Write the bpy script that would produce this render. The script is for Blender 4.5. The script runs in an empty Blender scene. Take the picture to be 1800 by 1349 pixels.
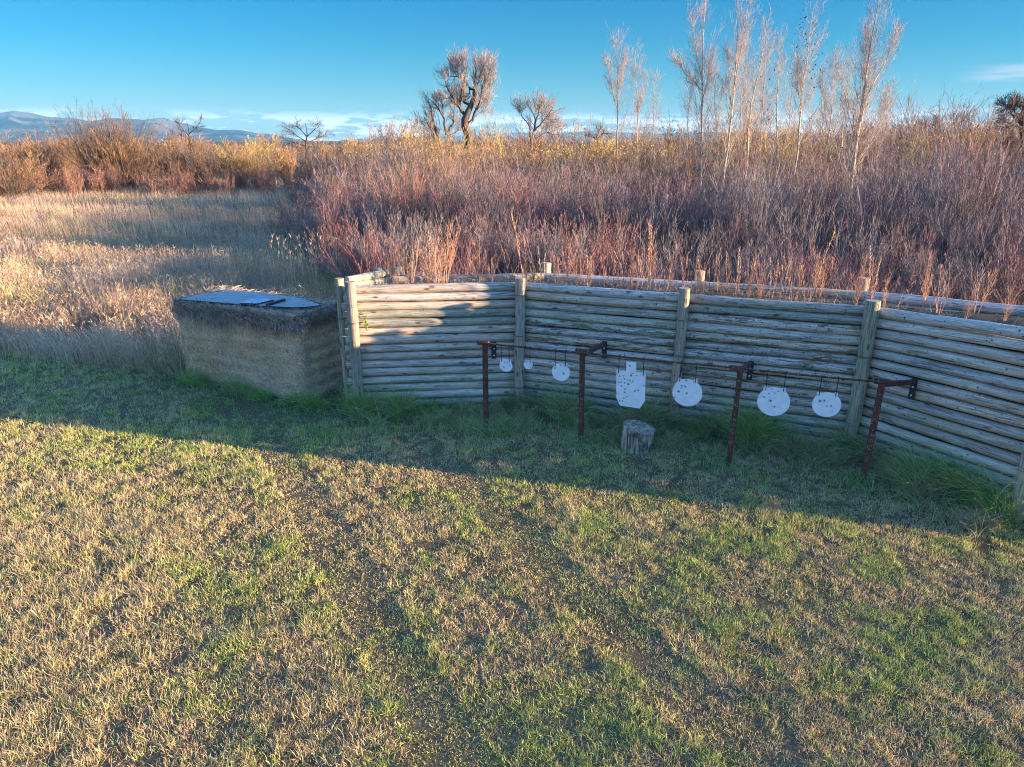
import bpy, math, random
import numpy as np
from mathutils import Vector, Matrix
rng = np.random.default_rng(7)
random.seed(7)
sc = bpy.context.scene

# ------------------------------------------------------------------ camera
CAMH = 4.0; F = 1220.0; CX = 900.0; CY = 674.5
PITCH = math.atan((CY - 248.0) / F)
cam_d = bpy.data.cameras.new("camera"); cam = bpy.data.objects.new("camera", cam_d)
sc.collection.objects.link(cam)
cam.location = (0, 0, CAMH); cam.rotation_euler = (math.pi/2 - PITCH, 0, 0)
cam_d.sensor_width = 36; cam_d.lens = 36*F/1800; cam_d.clip_start = 0.1; cam_d.clip_end = 90000
sc.camera = cam

# ------------------------------------------------------------------ light
SUN_AZ = math.radians(75.5)      # to the right of straight behind the camera
SUN_EL = math.radians(7.3)
sdir = Vector((math.sin(SUN_AZ)*math.cos(SUN_EL), -math.cos(SUN_AZ)*math.cos(SUN_EL), math.sin(SUN_EL)))
sun_d = bpy.data.lights.new("sun", 'SUN'); sun = bpy.data.objects.new("sun", sun_d)
sc.collection.objects.link(sun)
sun_d.energy = 5.0; sun_d.angle = math.radians(0.5); sun_d.color = (1.0, 0.74, 0.48)
sun.rotation_euler = sdir.to_track_quat('Z', 'Y').to_euler()
world = bpy.data.worlds.new("World"); sc.world = world; world.use_nodes = True
SKY_STRENGTH = 0.05
EXPOSURE = 2.15

def build_world():
    nt = world.node_tree; N = nt.nodes; L = nt.links
    for n in list(N): N.remove(n)
    out = N.new('ShaderNodeOutputWorld'); bg = N.new('ShaderNodeBackground')
    sky = N.new('ShaderNodeTexSky'); sky.sky_type = 'NISHITA'; sky.sun_disc = False
    sky.sun_elevation = SUN_EL; sky.sun_rotation = math.pi - SUN_AZ
    sky.air_density = 1.0; sky.dust_density = 0.3; sky.ozone_density = 2.0; sky.altitude = 1400
    tc = N.new('ShaderNodeTexCoord'); sep = N.new('ShaderNodeSeparateXYZ'); L.new(tc.outputs['Generated'], sep.inputs[0])
    # colour grade of the sky: deeper cyan blue with height, pale at the horizon
    cr = N.new('ShaderNodeValToRGB'); L.new(sep.outputs['Z'], cr.inputs[0]); el = cr.color_ramp.elements
    GR = [(0.0, (0.45, 0.56, 0.74)), (0.03, (0.42, 0.56, 0.76)), (0.065, (0.24, 0.59, 0.83)), (0.11, (0.09, 0.58, 0.84)), (0.17, (0.0, 0.54, 0.90)), (0.35, (1.6, 2.6, 3.7)), (1.0, (2.4, 3.4, 4.7))]
    while len(el) < len(GR): el.new(0.5)
    for e_, (p_, c_) in zip(el, GR): e_.position = p_; e_.color = tuple(x/5 for x in c_) + (1,)
    hs = N.new('ShaderNodeVectorMath'); hs.operation = 'MULTIPLY'; L.new(sky.outputs[0], hs.inputs[0]); L.new(cr.outputs[0], hs.inputs[1])
    h2 = N.new('ShaderNodeVectorMath'); h2.operation = 'SCALE'; h2.inputs['Scale'].default_value = 5.0; L.new(hs.outputs[0], h2.inputs[0]); hs = h2
    # distant clouds low over the horizon
    def ramp(src, a, b, lo=0.0, hi=1.0):
        m = N.new('ShaderNodeMapRange'); m.inputs['From Min'].default_value = a; m.inputs['From Max'].default_value = b
        m.inputs['To Min'].default_value = lo; m.inputs['To Max'].default_value = hi; m.interpolation_type = 'SMOOTHSTEP'
        L.new(src, m.inputs['Value']); return m.outputs[0]
    def mul(a, b):
        m = N.new('ShaderNodeMath'); m.operation = 'MULTIPLY'; L.new(a, m.inputs[0]); L.new(b, m.inputs[1]); return m.outputs[0]
    mp = N.new('ShaderNodeMapping'); mp.inputs['Scale'].default_value = (9, 9, 55)
    L.new(tc.outputs['Generated'], mp.inputs[0])
    ns = N.new('ShaderNodeTexNoise'); ns.inputs['Scale'].default_value = 1.6; ns.inputs['Detail'].default_value = 7; ns.inputs['Roughness'].default_value = 0.6
    L.new(mp.outputs[0], ns.inputs['Vector'])
    c1 = ramp(ns.outputs[0], 0.46, 0.54)
    band = mul(ramp(sep.outputs['Z'], 0.040, 0.022), ramp(sep.outputs['Z'], -0.01, 0.004))
    c1 = mul(c1, band)
    # veil under the clouds
    veil = mul(ramp(sep.outputs['Z'], 0.05, 0.0, 0.0, 0.55), ramp(ns.outputs[0], 0.3, 0.6))
    # one thin streak high on the right
    mp2 = N.new('ShaderNodeMapping'); mp2.inputs['Scale'].default_value = (5, 5, 90); mp2.inputs['Location'].default_value = (3.1, 0, 0.4)
    L.new(tc.outputs['Generated'], mp2.inputs[0])
    n2 = N.new('ShaderNodeTexNoise'); n2.inputs['Scale'].default_value = 1.3; n2.inputs['Detail'].default_value = 6
    L.new(mp2.outputs[0], n2.inputs['Vector'])
    c2 = mul(ramp(n2.outputs[0], 0.36, 0.6, 0, 0.8), mul(mul(ramp(sep.outputs['Z'], 0.060, 0.067), ramp(sep.outputs['Z'], 0.082, 0.074)), ramp(sep.outputs['X'], 0.50, 0.545)))
    def mixc(f, a, col):
        m = N.new('ShaderNodeMix'); m.data_type = 'RGBA'; L.new(f, m.inputs[0]); L.new(a, m.inputs[6]); m.inputs[7].default_value = col + (1,); return m.outputs[2]
    c = mixc(veil, hs.outputs[0], (1.2, 1.75, 2.2))
    c = mixc(c1, c, (5.4, 5.3, 5.5))
    c = mixc(c2, c, (3.0, 3.3, 3.9))
    L.new(c, bg.inputs[0]); bg.inputs[1].default_value = SKY_STRENGTH
    L.new(bg.outputs[0], out.inputs[0])
build_world()
sc.view_settings.view_transform = 'Standard'; sc.view_settings.look = 'None'
sc.view_settings.exposure = EXPOSURE; sc.view_settings.gamma = 1.0; sc.view_settings.use_curve_mapping = False
sc.render.engine = 'CYCLES'
sc.cycles.pixel_filter_type = 'BLACKMAN_HARRIS'; sc.cycles.filter_width = 1.05; sc.cycles.use_denoising = True; sc.cycles.denoiser = 'OPENIMAGEDENOISE'; sc.cycles.denoising_input_passes = 'RGB_ALBEDO_NORMAL'; sc.cycles.denoising_prefilter = 'NONE'; sc.cycles.max_bounces = 6; sc.cycles.diffuse_bounces = 3; sc.cycles.transparent_max_bounces = 8

# ------------------------------------------------------------------ helpers
cP, sP = math.cos(PITCH), math.sin(PITCH)
def ray(px, py):
    x = (px - CX)/F; y = (CY - py)/F
    return np.array([x, cP + y*sP, -sP + y*cP])
def at(px, py, Y):
    d = ray(px, py); t = Y/d[1]; return np.array([d[0]*t, Y, CAMH + d[2]*t])
def atz(px, py, z):
    d = ray(px, py); t = (z - CAMH)/d[2]; return np.array([d[0]*t, d[1]*t, z])
def at_plane(px, py, p0, n):
    d = ray(px, py); o = np.array([0, 0, CAMH]); t = np.dot(np.array(p0) - o, n)/np.dot(d, n); return o + d*t

def link(o, parent=None):
    sc.collection.objects.link(o)
    if parent is not None: o.parent = parent
    return o
def tag(o, label=None, cat=None, group=None, kind=None):
    if label: o['label'] = label
    if cat: o['category'] = cat
    if group: o['group'] = group
    if kind: o['kind'] = kind
    return o
def empty(name, loc=(0, 0, 0)):
    o = bpy.data.objects.new(name, None); o.empty_display_size = 0.2; o.location = loc
    return link(o)

class MB:
    """mesh buffer: numpy vertices, quads / ngons, colours, material index"""
    def __init__(s): s.v = []; s.f = []; s.c = []; s.m = []; s.sm = []; s.n = 0
    def add(s, v, f, col=(0.5, 0.5, 0.5), mi=0, smooth=False):
        v = np.asarray(v, dtype=np.float32).reshape(-1, 3)
        f = np.asarray(f, dtype=np.int32)
        c = np.asarray(col, dtype=np.float32)
        if c.ndim == 1: c = np.broadcast_to(c[:3], (len(v), 3))
        s.v.append(v); s.c.append(c.astype(np.float32)); s.f.append(f + s.n)
        s.m.append(np.full(len(f), mi, np.int32)); s.sm.append(np.full(len(f), smooth, bool)); s.n += len(v)
    def ngon(s, v, col=(0.5, 0.5, 0.5), mi=0):
        s.add(v, [list(range(len(v)))], col, mi)
    def box(s, c, size, rot=None, col=(0.5,)*3, mi=0):
        h = np.array(size)/2
        v = np.array([[x, y, z] for z in (-1, 1) for x, y in ((-1, -1), (1, -1), (1, 1), (-1, 1))])*h
        if rot is not None: v = v @ np.array(rot).T
        s.add(v + np.array(c), [[3, 2, 1, 0], [4, 5, 6, 7], [0, 1, 5, 4], [1, 2, 6, 5], [2, 3, 7, 6], [3, 0, 4, 7]], col, mi)
    def tube(s, pts, r, sides=8, col=(0.5,)*3, mi=0, caps=True):
        P = np.array(pts, float)[None]; R = np.broadcast_to(np.array(r, float), (len(pts),))[None]
        strands(s, P, R, np.array(col)[None], sides, mi, seed=1)
        if caps:
            v = s.v[-1]
            s.ngon(v[:sides][::-1], col, mi); s.ngon(v[-sides:], col, mi)
    def prism(s, poly, z0, z1, col=(0.5,)*3, mi=0, mi_side=None):
        n = len(poly); a = [(p[0], p[1], z0) for p in poly]; b = [(p[0], p[1], z1) for p in poly]
        s.ngon(a[::-1], col, mi); s.ngon(b, col, mi)
        for i in range(n):
            j = (i+1) % n; s.ngon([a[i], a[j], b[j], b[i]], col, mi if mi_side is None else mi_side)
    def build(s, name, mats, parent=None, loc=None, color=True):
        me = bpy.data.meshes.new(name)
        v = np.concatenate(s.v)
        me.vertices.add(len(v)); me.vertices.foreach_set('co', v.ravel())
        ls = []; ll = []; tot = 0
        for f in s.f:
            k = f.shape[1]; ll.append(f.ravel()); ls.append(tot + np.arange(len(f))*k); tot += f.size
        ll = np.concatenate(ll).astype(np.int32); ls = np.concatenate(ls).astype(np.int32)
        me.loops.add(len(ll)); me.loops.foreach_set('vertex_index', ll)
        me.polygons.add(len(ls)); me.polygons.foreach_set('loop_start', ls)
        me.polygons.foreach_set('material_index', np.concatenate(s.m)); me.polygons.foreach_set('use_smooth', np.concatenate(s.sm))
        if color:
            c = np.concatenate(s.c); a = me.color_attributes.new('Col', 'FLOAT_COLOR', 'POINT')
            a.data.foreach_set('color', np.concatenate([c, np.ones((len(c), 1), np.float32)], 1).astype(np.float32).ravel())
        me.update(calc_edges=True)
        for m in (mats if isinstance(mats, (list, tuple)) else [mats]): me.materials.append(m)
        o = bpy.data.objects.new(name, me)
        if loc is not None: o.location = loc
        return link(o, parent)

def norm(a): return a/np.maximum(np.linalg.norm(a, axis=-1, keepdims=True), 1e-9)
def strands(mb, P, R, C, sides=3, mi=0, seed=None, smooth=True):
    r_ = np.random.default_rng(seed) if seed is not None else rng
    N_, K = P.shape[:2]
    T = norm(np.gradient(P, axis=1))
    ref = norm(r_.normal(size=(N_, 1, 3)) + 1e-3)
    U = norm(np.cross(T, ref)); V = np.cross(T, U)
    R = R[..., None]
    if sides == 2:
        ring = np.stack([P - U*R, P + U*R], 2)
    else:
        a = np.arange(sides)*2*math.pi/sides
        ring = P[:, :, None] + R[:, :, None]*(U[:, :, None]*np.cos(a)[None, None, :, None] + V[:, :, None]*np.sin(a)[None, None, :, None])
    v = ring.reshape(-1, 3)
    base = (np.arange(N_)[:, None, None]*K + np.arange(K-1)[None, :, None])*sides
    s_ = np.arange(1 if sides == 2 else sides)[None, None, :]; s2 = (s_ + 1) % sides
    f = np.stack([base + s_, base + s2, base + s2 + sides, base + s_ + sides], -1).reshape(-1, 4)
    C = np.asarray(C, float)
    if C.ndim == 2: C = np.broadcast_to(C[:, None], (N_, K, 3))
    c = np.repeat(C[:, :, None], sides, 2).reshape(-1, 3)
    mb.add(v, f, c, mi, smooth and sides > 2)

def vnoise(x, y, seed=0):
    """value noise in 2-D"""
    xi = np.floor(x).astype(np.int64); yi = np.floor(y).astype(np.int64); fx = x - xi; fy = y - yi
    fx = fx*fx*(3-2*fx); fy = fy*fy*(3-2*fy)
    def h(a, b):
        n = (a*374761393 + b*668265263 + seed*1442695041) & 0x7fffffff
        n = ((n ^ (n >> 13))*1274126177) & 0x7fffffff
        return ((n ^ (n >> 16)) & 0xffff)/65535.0
    return (h(xi, yi)*(1-fx) + h(xi+1, yi)*fx)*(1-fy) + (h(xi, yi+1)*(1-fx) + h(xi+1, yi+1)*fx)*fy
def fbm(x, y, o=4, seed=0):
    s = 0; a = 0.5
    for i in range(o): s = s + a*vnoise(x*2**i, y*2**i, seed+i); a *= 0.5
    return s/(1-0.5**o)

def branch(P, R, m, t0, t1, ang, lf, K, up=0.0, wob=0.12, rs=0.6, tip=0.25, lend=0.6, r=None, lmin=0.0):
    """children of every strand"""
    r_ = r or rng
    N_, K0 = P.shape[:2]
    idx = np.repeat(np.arange(N_), m); M = len(idx)
    t = r_.uniform(t0, t1, M); u = t*(K0-1); i = np.minimum(u.astype(int), K0-2); fr = (u - i)[:, None]
    A = P[idx, i]; B = P[idx, i+1]; p = A*(1-fr) + B*fr; T = norm(B - A)
    Rb = (R[idx, i]*(1-fr[:, 0]) + R[idx, i+1]*fr[:, 0])*rs
    Lp = np.linalg.norm(np.diff(P, axis=1), axis=2).sum(1)[idx]
    q = norm(np.cross(T, r_.normal(size=(M, 3))))
    a = np.radians(ang)*r_.uniform(0.6, 1.35, M)[:, None]
    d = norm(T*np.cos(a) + q*np.sin(a))
    L_ = np.maximum(Lp*lf*(1 - lend*t)*r_.uniform(0.6, 1.25, M), lmin*r_.uniform(0.5, 1.1, M))
    out = np.empty((M, K, 3)); out[:, 0] = p; st = (L_/(K-1))[:, None]
    for k in range(1, K):
        d = norm(d + np.array([0, 0, up])/(K-1) + r_.normal(size=(M, 3))*wob)
        out[:, k] = out[:, k-1] + d*st
    RR = Rb[:, None]*np.linspace(1, tip, K)[None]
    return out, RR, idx

# ------------------------------------------------------------------ materials
def new_mat(name):
    m = bpy.data.materials.new(name); m.use_nodes = True
    nt = m.node_tree; nt.nodes.clear(); return m, nt
class G:
    def __init__(s, nt): s.nt = nt
    def n(s, t, ins=None, **kw):
        o = s.nt.nodes.new(t)
        for k, v in kw.items(): setattr(o, k, v)
        for k, v in (ins or {}).items():
            sk = o.inputs[k]
            if isinstance(v, bpy.types.NodeSocket): s.nt.links.new(v, sk)
            else:
                if isinstance(v, (tuple, list)) and len(v) == 3 and sk.type == 'RGBA': v = tuple(v) + (1,)
                sk.default_value = v
        return o
    def mix(s, f, a, b, mode='MIX'):
        return s.n('ShaderNodeMix', {0: f, 6: a, 7: b}, data_type='RGBA', blend_type=mode).outputs[2]
    def mr(s, v, a, b, c=0.0, d=1.0):
        return s.n('ShaderNodeMapRange', {'Value': v, 'From Min': a, 'From Max': b, 'To Min': c, 'To Max': d}).outputs[0]
    def math(s, op, a, b=0.0):
        return s.n('ShaderNodeMath', {0: a, 1: b}, operation=op).outputs[0]
    def noise(s, vec, scale, detail=4, rough=0.55, dist=0.0):
        return s.n('ShaderNodeTexNoise', {'Vector': vec, 'Scale': scale, 'Detail': detail, 'Roughness': rough, 'Distortion': dist}).outputs[0]
    def mapping(s, vec, scale=(1, 1, 1), loc=(0, 0, 0)):
        return s.n('ShaderNodeMapping', {'Vector': vec, 'Scale': scale, 'Location': loc}).outputs[0]
    def ramp(s, fac, stops):
        r = s.n('ShaderNodeValToRGB', {'Fac': fac}); e = r.color_ramp.elements
        while len(e) < len(stops): e.new(0.5)
        for el, (p, c) in zip(e, stops): el.position = p; el.color = tuple(c) + (1,)
        return r.outputs[0]
    def principled(s, col, rough=0.85, bump=None, bstr=0.3, bdist=0.02, spec=0.3, metal=0.0):
        p = s.n('ShaderNodeBsdfPrincipled', {'Base Color': col, 'Roughness': rough, 'Specular IOR Level': spec, 'Metallic': metal})
        if bump is not None:
            b = s.n('ShaderNodeBump', {'Height': bump, 'Strength': bstr, 'Distance': bdist}); s.nt.links.new(b.outputs[0], p.inputs['Normal'])
        o = s.n('ShaderNodeOutputMaterial'); s.nt.links.new(p.outputs[0], o.inputs[0]); return p

def blade_mat(name, trans=0.3):
    m, nt = new_mat(name); g = G(nt)
    c = g.n('ShaderNodeAttribute', attribute_name='Col').outputs['Color']
    d = g.n('ShaderNodeBsdfDiffuse', {'Color': c}).outputs[0]; t = g.n('ShaderNodeBsdfTranslucent', {'Color': c}).outputs[0]
    x = g.n('ShaderNodeMixShader', {0: trans, 1: d, 2: t}).outputs[0]
    g.n('ShaderNodeOutputMaterial', {0: x}); return m
def twig_mat(name):
    m, nt = new_mat(name); g = G(nt)
    c = g.n('ShaderNodeAttribute', attribute_name='Col').outputs['Color']
    pos = g.n('ShaderNodeNewGeometry').outputs['Position']
    k = g.mr(g.noise(pos, 14, 3), 0.3, 0.7, 0.75, 1.2)
    c = g.n('ShaderNodeVectorMath', {0: c, 1: (1, 1, 1)}, operation='MULTIPLY')
    v = g.n('ShaderNodeCombineXYZ', {0: k, 1: k, 2: k}).outputs[0]; nt.links.new(v, c.inputs[1])
    g.principled(c.outputs[0], 0.7, spec=0.25); return m
M_GRASS = blade_mat('grass_blades', 0.2); M_STRAW = blade_mat('dry_stems', 0.12); M_TWIG = twig_mat('twigs')

def wood_mat(name, tones, holes=0.0, scorch=0.0, end=False):
    m, nt = new_mat(name); g = G(nt)
    tc = g.n('ShaderNodeTexCoord').outputs['Object']; oi = g.n('ShaderNodeObjectInfo').outputs['Random']
    off = g.n('ShaderNodeCombineXYZ', {0: g.math('MULTIPLY', oi, 37.0), 1: g.math('MULTIPLY', oi, 11.0), 2: g.math('MULTIPLY', oi, 23.0)}).outputs[0]
    v = g.n('ShaderNodeVectorMath', {0: tc, 1: off}, operation='ADD').outputs[0]
    if end:
        sp = g.n('ShaderNodeSeparateXYZ', {0: tc}); r = g.math('SQRT', g.math('ADD', g.math('MULTIPLY', sp.outputs[1], sp.outputs[1]), g.math('MULTIPLY', sp.outputs[2], sp.outputs[2])))
        ring = g.math('SINE', g.math('MULTIPLY', g.math('ADD', r, g.math('MULTIPLY', g.noise(v, 12, 2), 0.02)), 900.0))
        n1 = g.noise(v, 40, 4)
        c = g.ramp(g.math('ADD', g.math('MULTIPLY', ring, 0.12), n1), [(0.3, tones[0]), (0.55, tones[1]), (0.8, tones[2])])
        rad = g.noise(g.mapping(v, (1, 60, 8)), 1.0, 3)
        c = g.mix(g.mr(rad, 0.62, 0.7), c, (0.04, 0.03, 0.025))
        g.principled(c, 0.9, n1, 0.5, 0.01); return m
    warp = g.noise(g.mapping(v, (1.3, 5, 5)), 1.0, 3)
    vw = g.n('ShaderNodeVectorMath', {0: v, 1: g.n('ShaderNodeCombineXYZ', {0: 0.0, 1: g.math('MULTIPLY', warp, 0.07), 2: g.math('MULTIPLY', warp, 0.05)}).outputs[0]}, operation='ADD').outputs[0]
    grain = g.noise(g.mapping(vw, (2.2, 60, 60)), 1.0, 6, 0.65)
    fine = g.noise(g.mapping(vw, (6, 190, 190)), 1.0, 4, 0.7)
    blot = g.noise(g.mapping(v, (1.1, 4, 4)), 1.0, 4, 0.6)
    cath = g.math('SINE', g.math('MULTIPLY', g.noise(g.mapping(vw, (0.9, 9, 9)), 1.0, 2), 95.0))
    c = g.ramp(g.math('ADD', g.math('MULTIPLY', grain, 0.65), g.math('MULTIPLY', fine, 0.35)), [(0.34, tones[0]), (0.49, tones[1]), (0.62, tones[2])])
    c = g.mix(g.mr(blot, 0.42, 0.68, 0, 0.75), c, g.mix(0.5, c, tones[3]))
    # each log leans greenish, grey or tan
    tint = g.ramp(oi, [(0.0, (0.82, 0.94, 0.90)), (0.35, (1.08, 1.0, 0.94)), (0.6, (0.90, 0.92, 1.0)), (0.8, (1.12, 0.98, 0.86)), (1.0, (0.85, 0.92, 0.84))])
    c = g.mix(0.85, c, tint, 'MULTIPLY')
    k = g.mr(g.n('ShaderNodeTexWhiteNoise', {'Vector': off}).outputs[0], 0, 1, 0.78, 1.18)
    c = g.mix(1.0, c, g.n('ShaderNodeCombineXYZ', {0: k, 1: k, 2: k}).outputs[0], 'MULTIPLY')
    c = g.mix(g.mr(cath, 0.86, 1.0, 0, 0.35), c, (0.12, 0.09, 0.06))
    crack = g.noise(g.mapping(vw, (1.0, 34, 34), (5, 5, 5)), 1.0, 2, 0.5)
    ck = g.mr(g.math('ABSOLUTE', g.math('SUBTRACT', crack, 0.5)), 0.0, 0.032, 1, 0)
    ck = g.math('MULTIPLY', ck, g.mr(g.noise(g.mapping(v, (2, 7, 7)), 1.0, 2), 0.46, 0.54))
    c = g.mix(g.math('MULTIPLY', ck, 0.7), c, (0.035, 0.028, 0.022))
    # knots
    kv = g.n('ShaderNodeTexVoronoi', {'Vector': g.mapping(v, (2.6, 7, 7)), 'Scale': 1.0}); kd = kv.outputs['Distance']
    kn = g.mr(kd, 0.08, 0.16, 1, 0); c = g.mix(g.math('MULTIPLY', kn, 0.85), c, (0.10, 0.055, 0.03))
    h = g.math('SUBTRACT', g.math('ADD', grain, g.math('MULTIPLY', fine, 0.4)), g.math('MULTIPLY', ck, 0.8))
    if holes > 0:
        for sc_, th, lim in ((17, 0.17, 1 - holes), (30, 0.20, 1 - holes*0.8)):
            hv = g.n('ShaderNodeTexVoronoi', {'Vector': g.mapping(v, (1, 1, 1), (3, 1, sc_)), 'Scale': float(sc_)})
            sel = g.mr(g.n('ShaderNodeSeparateColor', {0: hv.outputs['Color']}).outputs[0], lim, lim + 0.02)
            hh = g.math('MULTIPLY', g.mr(hv.outputs['Distance'], th*0.75, th, 1, 0), sel)
            halo = g.math('MULTIPLY', g.mr(hv.outputs['Distance'], th, th*2.1, 1, 0), sel)
            c = g.mix(g.math('MULTIPLY', halo, 0.35), c, (0.16, 0.11, 0.07))
            c = g.mix(g.math('MULTIPLY', hh, 0.9), c, (0.012, 0.01, 0.01)); h = g.math('SUBTRACT', h, g.math('MULTIPLY', hh, 1.5))
    if scorch > 0:
        sn = g.noise(g.mapping(v, (2.0, 16, 16), (9, 2, 4)), 1.0, 5, 0.75)
        c = g.mix(g.mr(sn, 0.62 - scorch*0.1, 0.66 - scorch*0.1, 0, 0.75), c, (0.07, 0.04, 0.028))
        c = g.mix(g.mr(sn, 0.69 - scorch*0.1, 0.71 - scorch*0.1, 0, 0.8), c, (0.48, 0.26, 0.10))
    g.principled(c, 0.82, h, 0.55, 0.012, spec=0.25); return m
TW = [(0.17, 0.125, 0.09), (0.49, 0.42, 0.345), (0.72, 0.65, 0.56), (0.55, 0.40, 0.24)]
TP = [(0.17, 0.125, 0.085), (0.40, 0.33, 0.24), (0.60, 0.52, 0.40), (0.44, 0.30, 0.16)]
M_LOG = wood_mat('weathered_log', TW, 0.05); M_LOGS = wood_mat('shot_up_log', TW, 0.30); M_LOGX = wood_mat('splintered_log', TW, 0.5, 1.0)
M_POST = wood_mat('round_post', TP, 0.03); M_POSTX = wood_mat('splintered_post', TP, 0.3, 0.5)
M_CUT = wood_mat('sawn_end', [(0.10, 0.09, 0.08), (0.22, 0.21, 0.19), (0.34, 0.33, 0.30)], end=True)
M_CUTL = wood_mat('pale_sawn_top', [(0.22, 0.17, 0.11), (0.46, 0.38, 0.26), (0.60, 0.52, 0.38)], end=True)

def rust_mat(name, paint=0.0):
    m, nt = new_mat(name); g = G(nt); v = g.n('ShaderNodeTexCoord').outputs['Object']
    n1 = g.noise(v, 9, 6, 0.7); n2 = g.noise(v, 55, 4, 0.7)
    c = g.ramp(g.math('ADD', g.math('MULTIPLY', n1, 0.6), g.math('MULTIPLY', n2, 0.4)), [(0.3, (0.03, 0.015, 0.012)), (0.5, (0.10, 0.040, 0.028)), (0.62, (0.20, 0.075, 0.04)), (0.75, (0.08, 0.035, 0.025))])
    pv = g.n('ShaderNodeTexVoronoi', {'Vector': v, 'Scale': 48.0, 'Randomness': 1.0})
    sel = g.mr(g.n('ShaderNodeSeparateColor', {0: pv.outputs['Color']}).outputs[0], 0.86 - paint, 0.88 - paint)
    sp = g.math('MULTIPLY', g.mr(pv.outputs['Distance'], 0.28, 0.4, 1, 0), sel)
    sp = g.math('MULTIPLY', sp, g.mr(g.noise(v, 5, 3), 0.4, 0.55))
    c = g.mix(g.math('MULTIPLY', sp, 0.8), c, (0.42, 0.42, 0.44))
    g.principled(c, 0.8, n2, 0.6, 0.01, spec=0.3); return m
M_RUST = rust_mat('rusty_steel'); M_RUSTP = rust_mat('pitted_rusty_steel', 0.22)
def plain(name, col, rough=0.8, var=0.2, scale=12, spec=0.3, bstr=0.2):
    m, nt = new_mat(name); g = G(nt); v = g.n('ShaderNodeTexCoord').outputs['Object']
    n1 = g.noise(v, scale, 5, 0.6)
    c = g.ramp(n1, [(0.3, tuple(x*(1-var) for x in col)), (0.7, tuple(min(1, x*(1+var)) for x in col))])
    g.principled(c, rough, n1, bstr, 0.01, spec=spec); return m
M_DARKSTEEL = plain('dark_steel_strap', (0.035, 0.028, 0.028), 0.6, 0.4, 30)
M_WIRE = plain('old_wire', (0.10, 0.09, 0.085), 0.5, 0.4, 40)
M_WHITE = plain('white_target_paint', (0.76, 0.79, 0.81), 0.55, 0.09, 14, 0.3, 0.05)
M_EDGE = plain('bare_plate_edge', (0.62, 0.63, 0.64), 0.6, 0.2, 30)
M_SPLAT = plain('lead_splash', (0.40, 0.44, 0.48), 0.5, 0.35, 120)
M_HIT = plain('bullet_mark', (0.055, 0.06, 0.07), 0.5, 0.3, 90)
def col_mat(name, rough=0.95, scale=30, lo=0.7, hi=1.25):
    m, nt = new_mat(name); g = G(nt)
    c = g.n('ShaderNodeAttribute', attribute_name='Col').outputs['Color']
    pos = g.n('ShaderNodeNewGeometry').outputs['Position']; n = g.noise(pos, scale, 5, 0.65)
    k = g.mr(n, 0.3, 0.7, lo, hi)
    c = g.mix(1.0, c, g.n('ShaderNodeCombineXYZ', {0: k, 1: k, 2: k}).outputs[0], 'MULTIPLY')
    g.principled(c, rough, n, 0.5, 0.03, spec=0.1); return m
M_SOIL = col_mat('soil'); M_BARK = col_mat('bark', 0.9, 9, 0.6, 1.35)

# ------------------------------------------------------------------ ground
m, nt = new_mat('ground_earth'); g = G(nt)
pos = g.n('ShaderNodeNewGeometry').outputs['Position']
n1 = g.noise(pos, 1.1, 6, 0.6); n2 = g.noise(pos, 28, 5, 0.7); n3 = g.noise(pos, 0.03, 4, 0.6)
c = g.ramp(n2, [(0.3, (0.05, 0.034, 0.02)), (0.5, (0.14, 0.10, 0.06)), (0.7, (0.30, 0.21, 0.12))])
c = g.mix(g.mr(n1, 0.45, 0.65, 0, 0.6), c, (0.045, 0.06, 0.022))
c = g.mix(g.mr(n3, 0.4, 0.6, 0, 0.4), c, (0.20, 0.13, 0.065))
g.principled(c, 0.95, n2, 0.8, 0.03, spec=0.1); M_GROUND = m
mb = MB(); xs = np.array([-60000, -8000, -1500, -300, -80, -30, -15, -8, -4, 0, 4, 8, 15, 30, 80, 300, 1500, 8000, 60000.0])
ys = np.array([-20000, -500, -50, -10, 0, 5, 10, 15, 20, 30, 45, 70, 120, 300, 1500, 8000, 60000.0])
X, Y = np.meshgrid(xs, ys); nx = len(xs)
fs = [[j*nx+i, j*nx+i+1, (j+1)*nx+i+1, (j+1)*nx+i] for j in range(len(ys)-1) for i in range(nx-1)]
mb.add(np.stack([X, Y, np.zeros_like(X)], -1), fs)
tag(mb.build('ground', M_GROUND), kind='structure')

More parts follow.
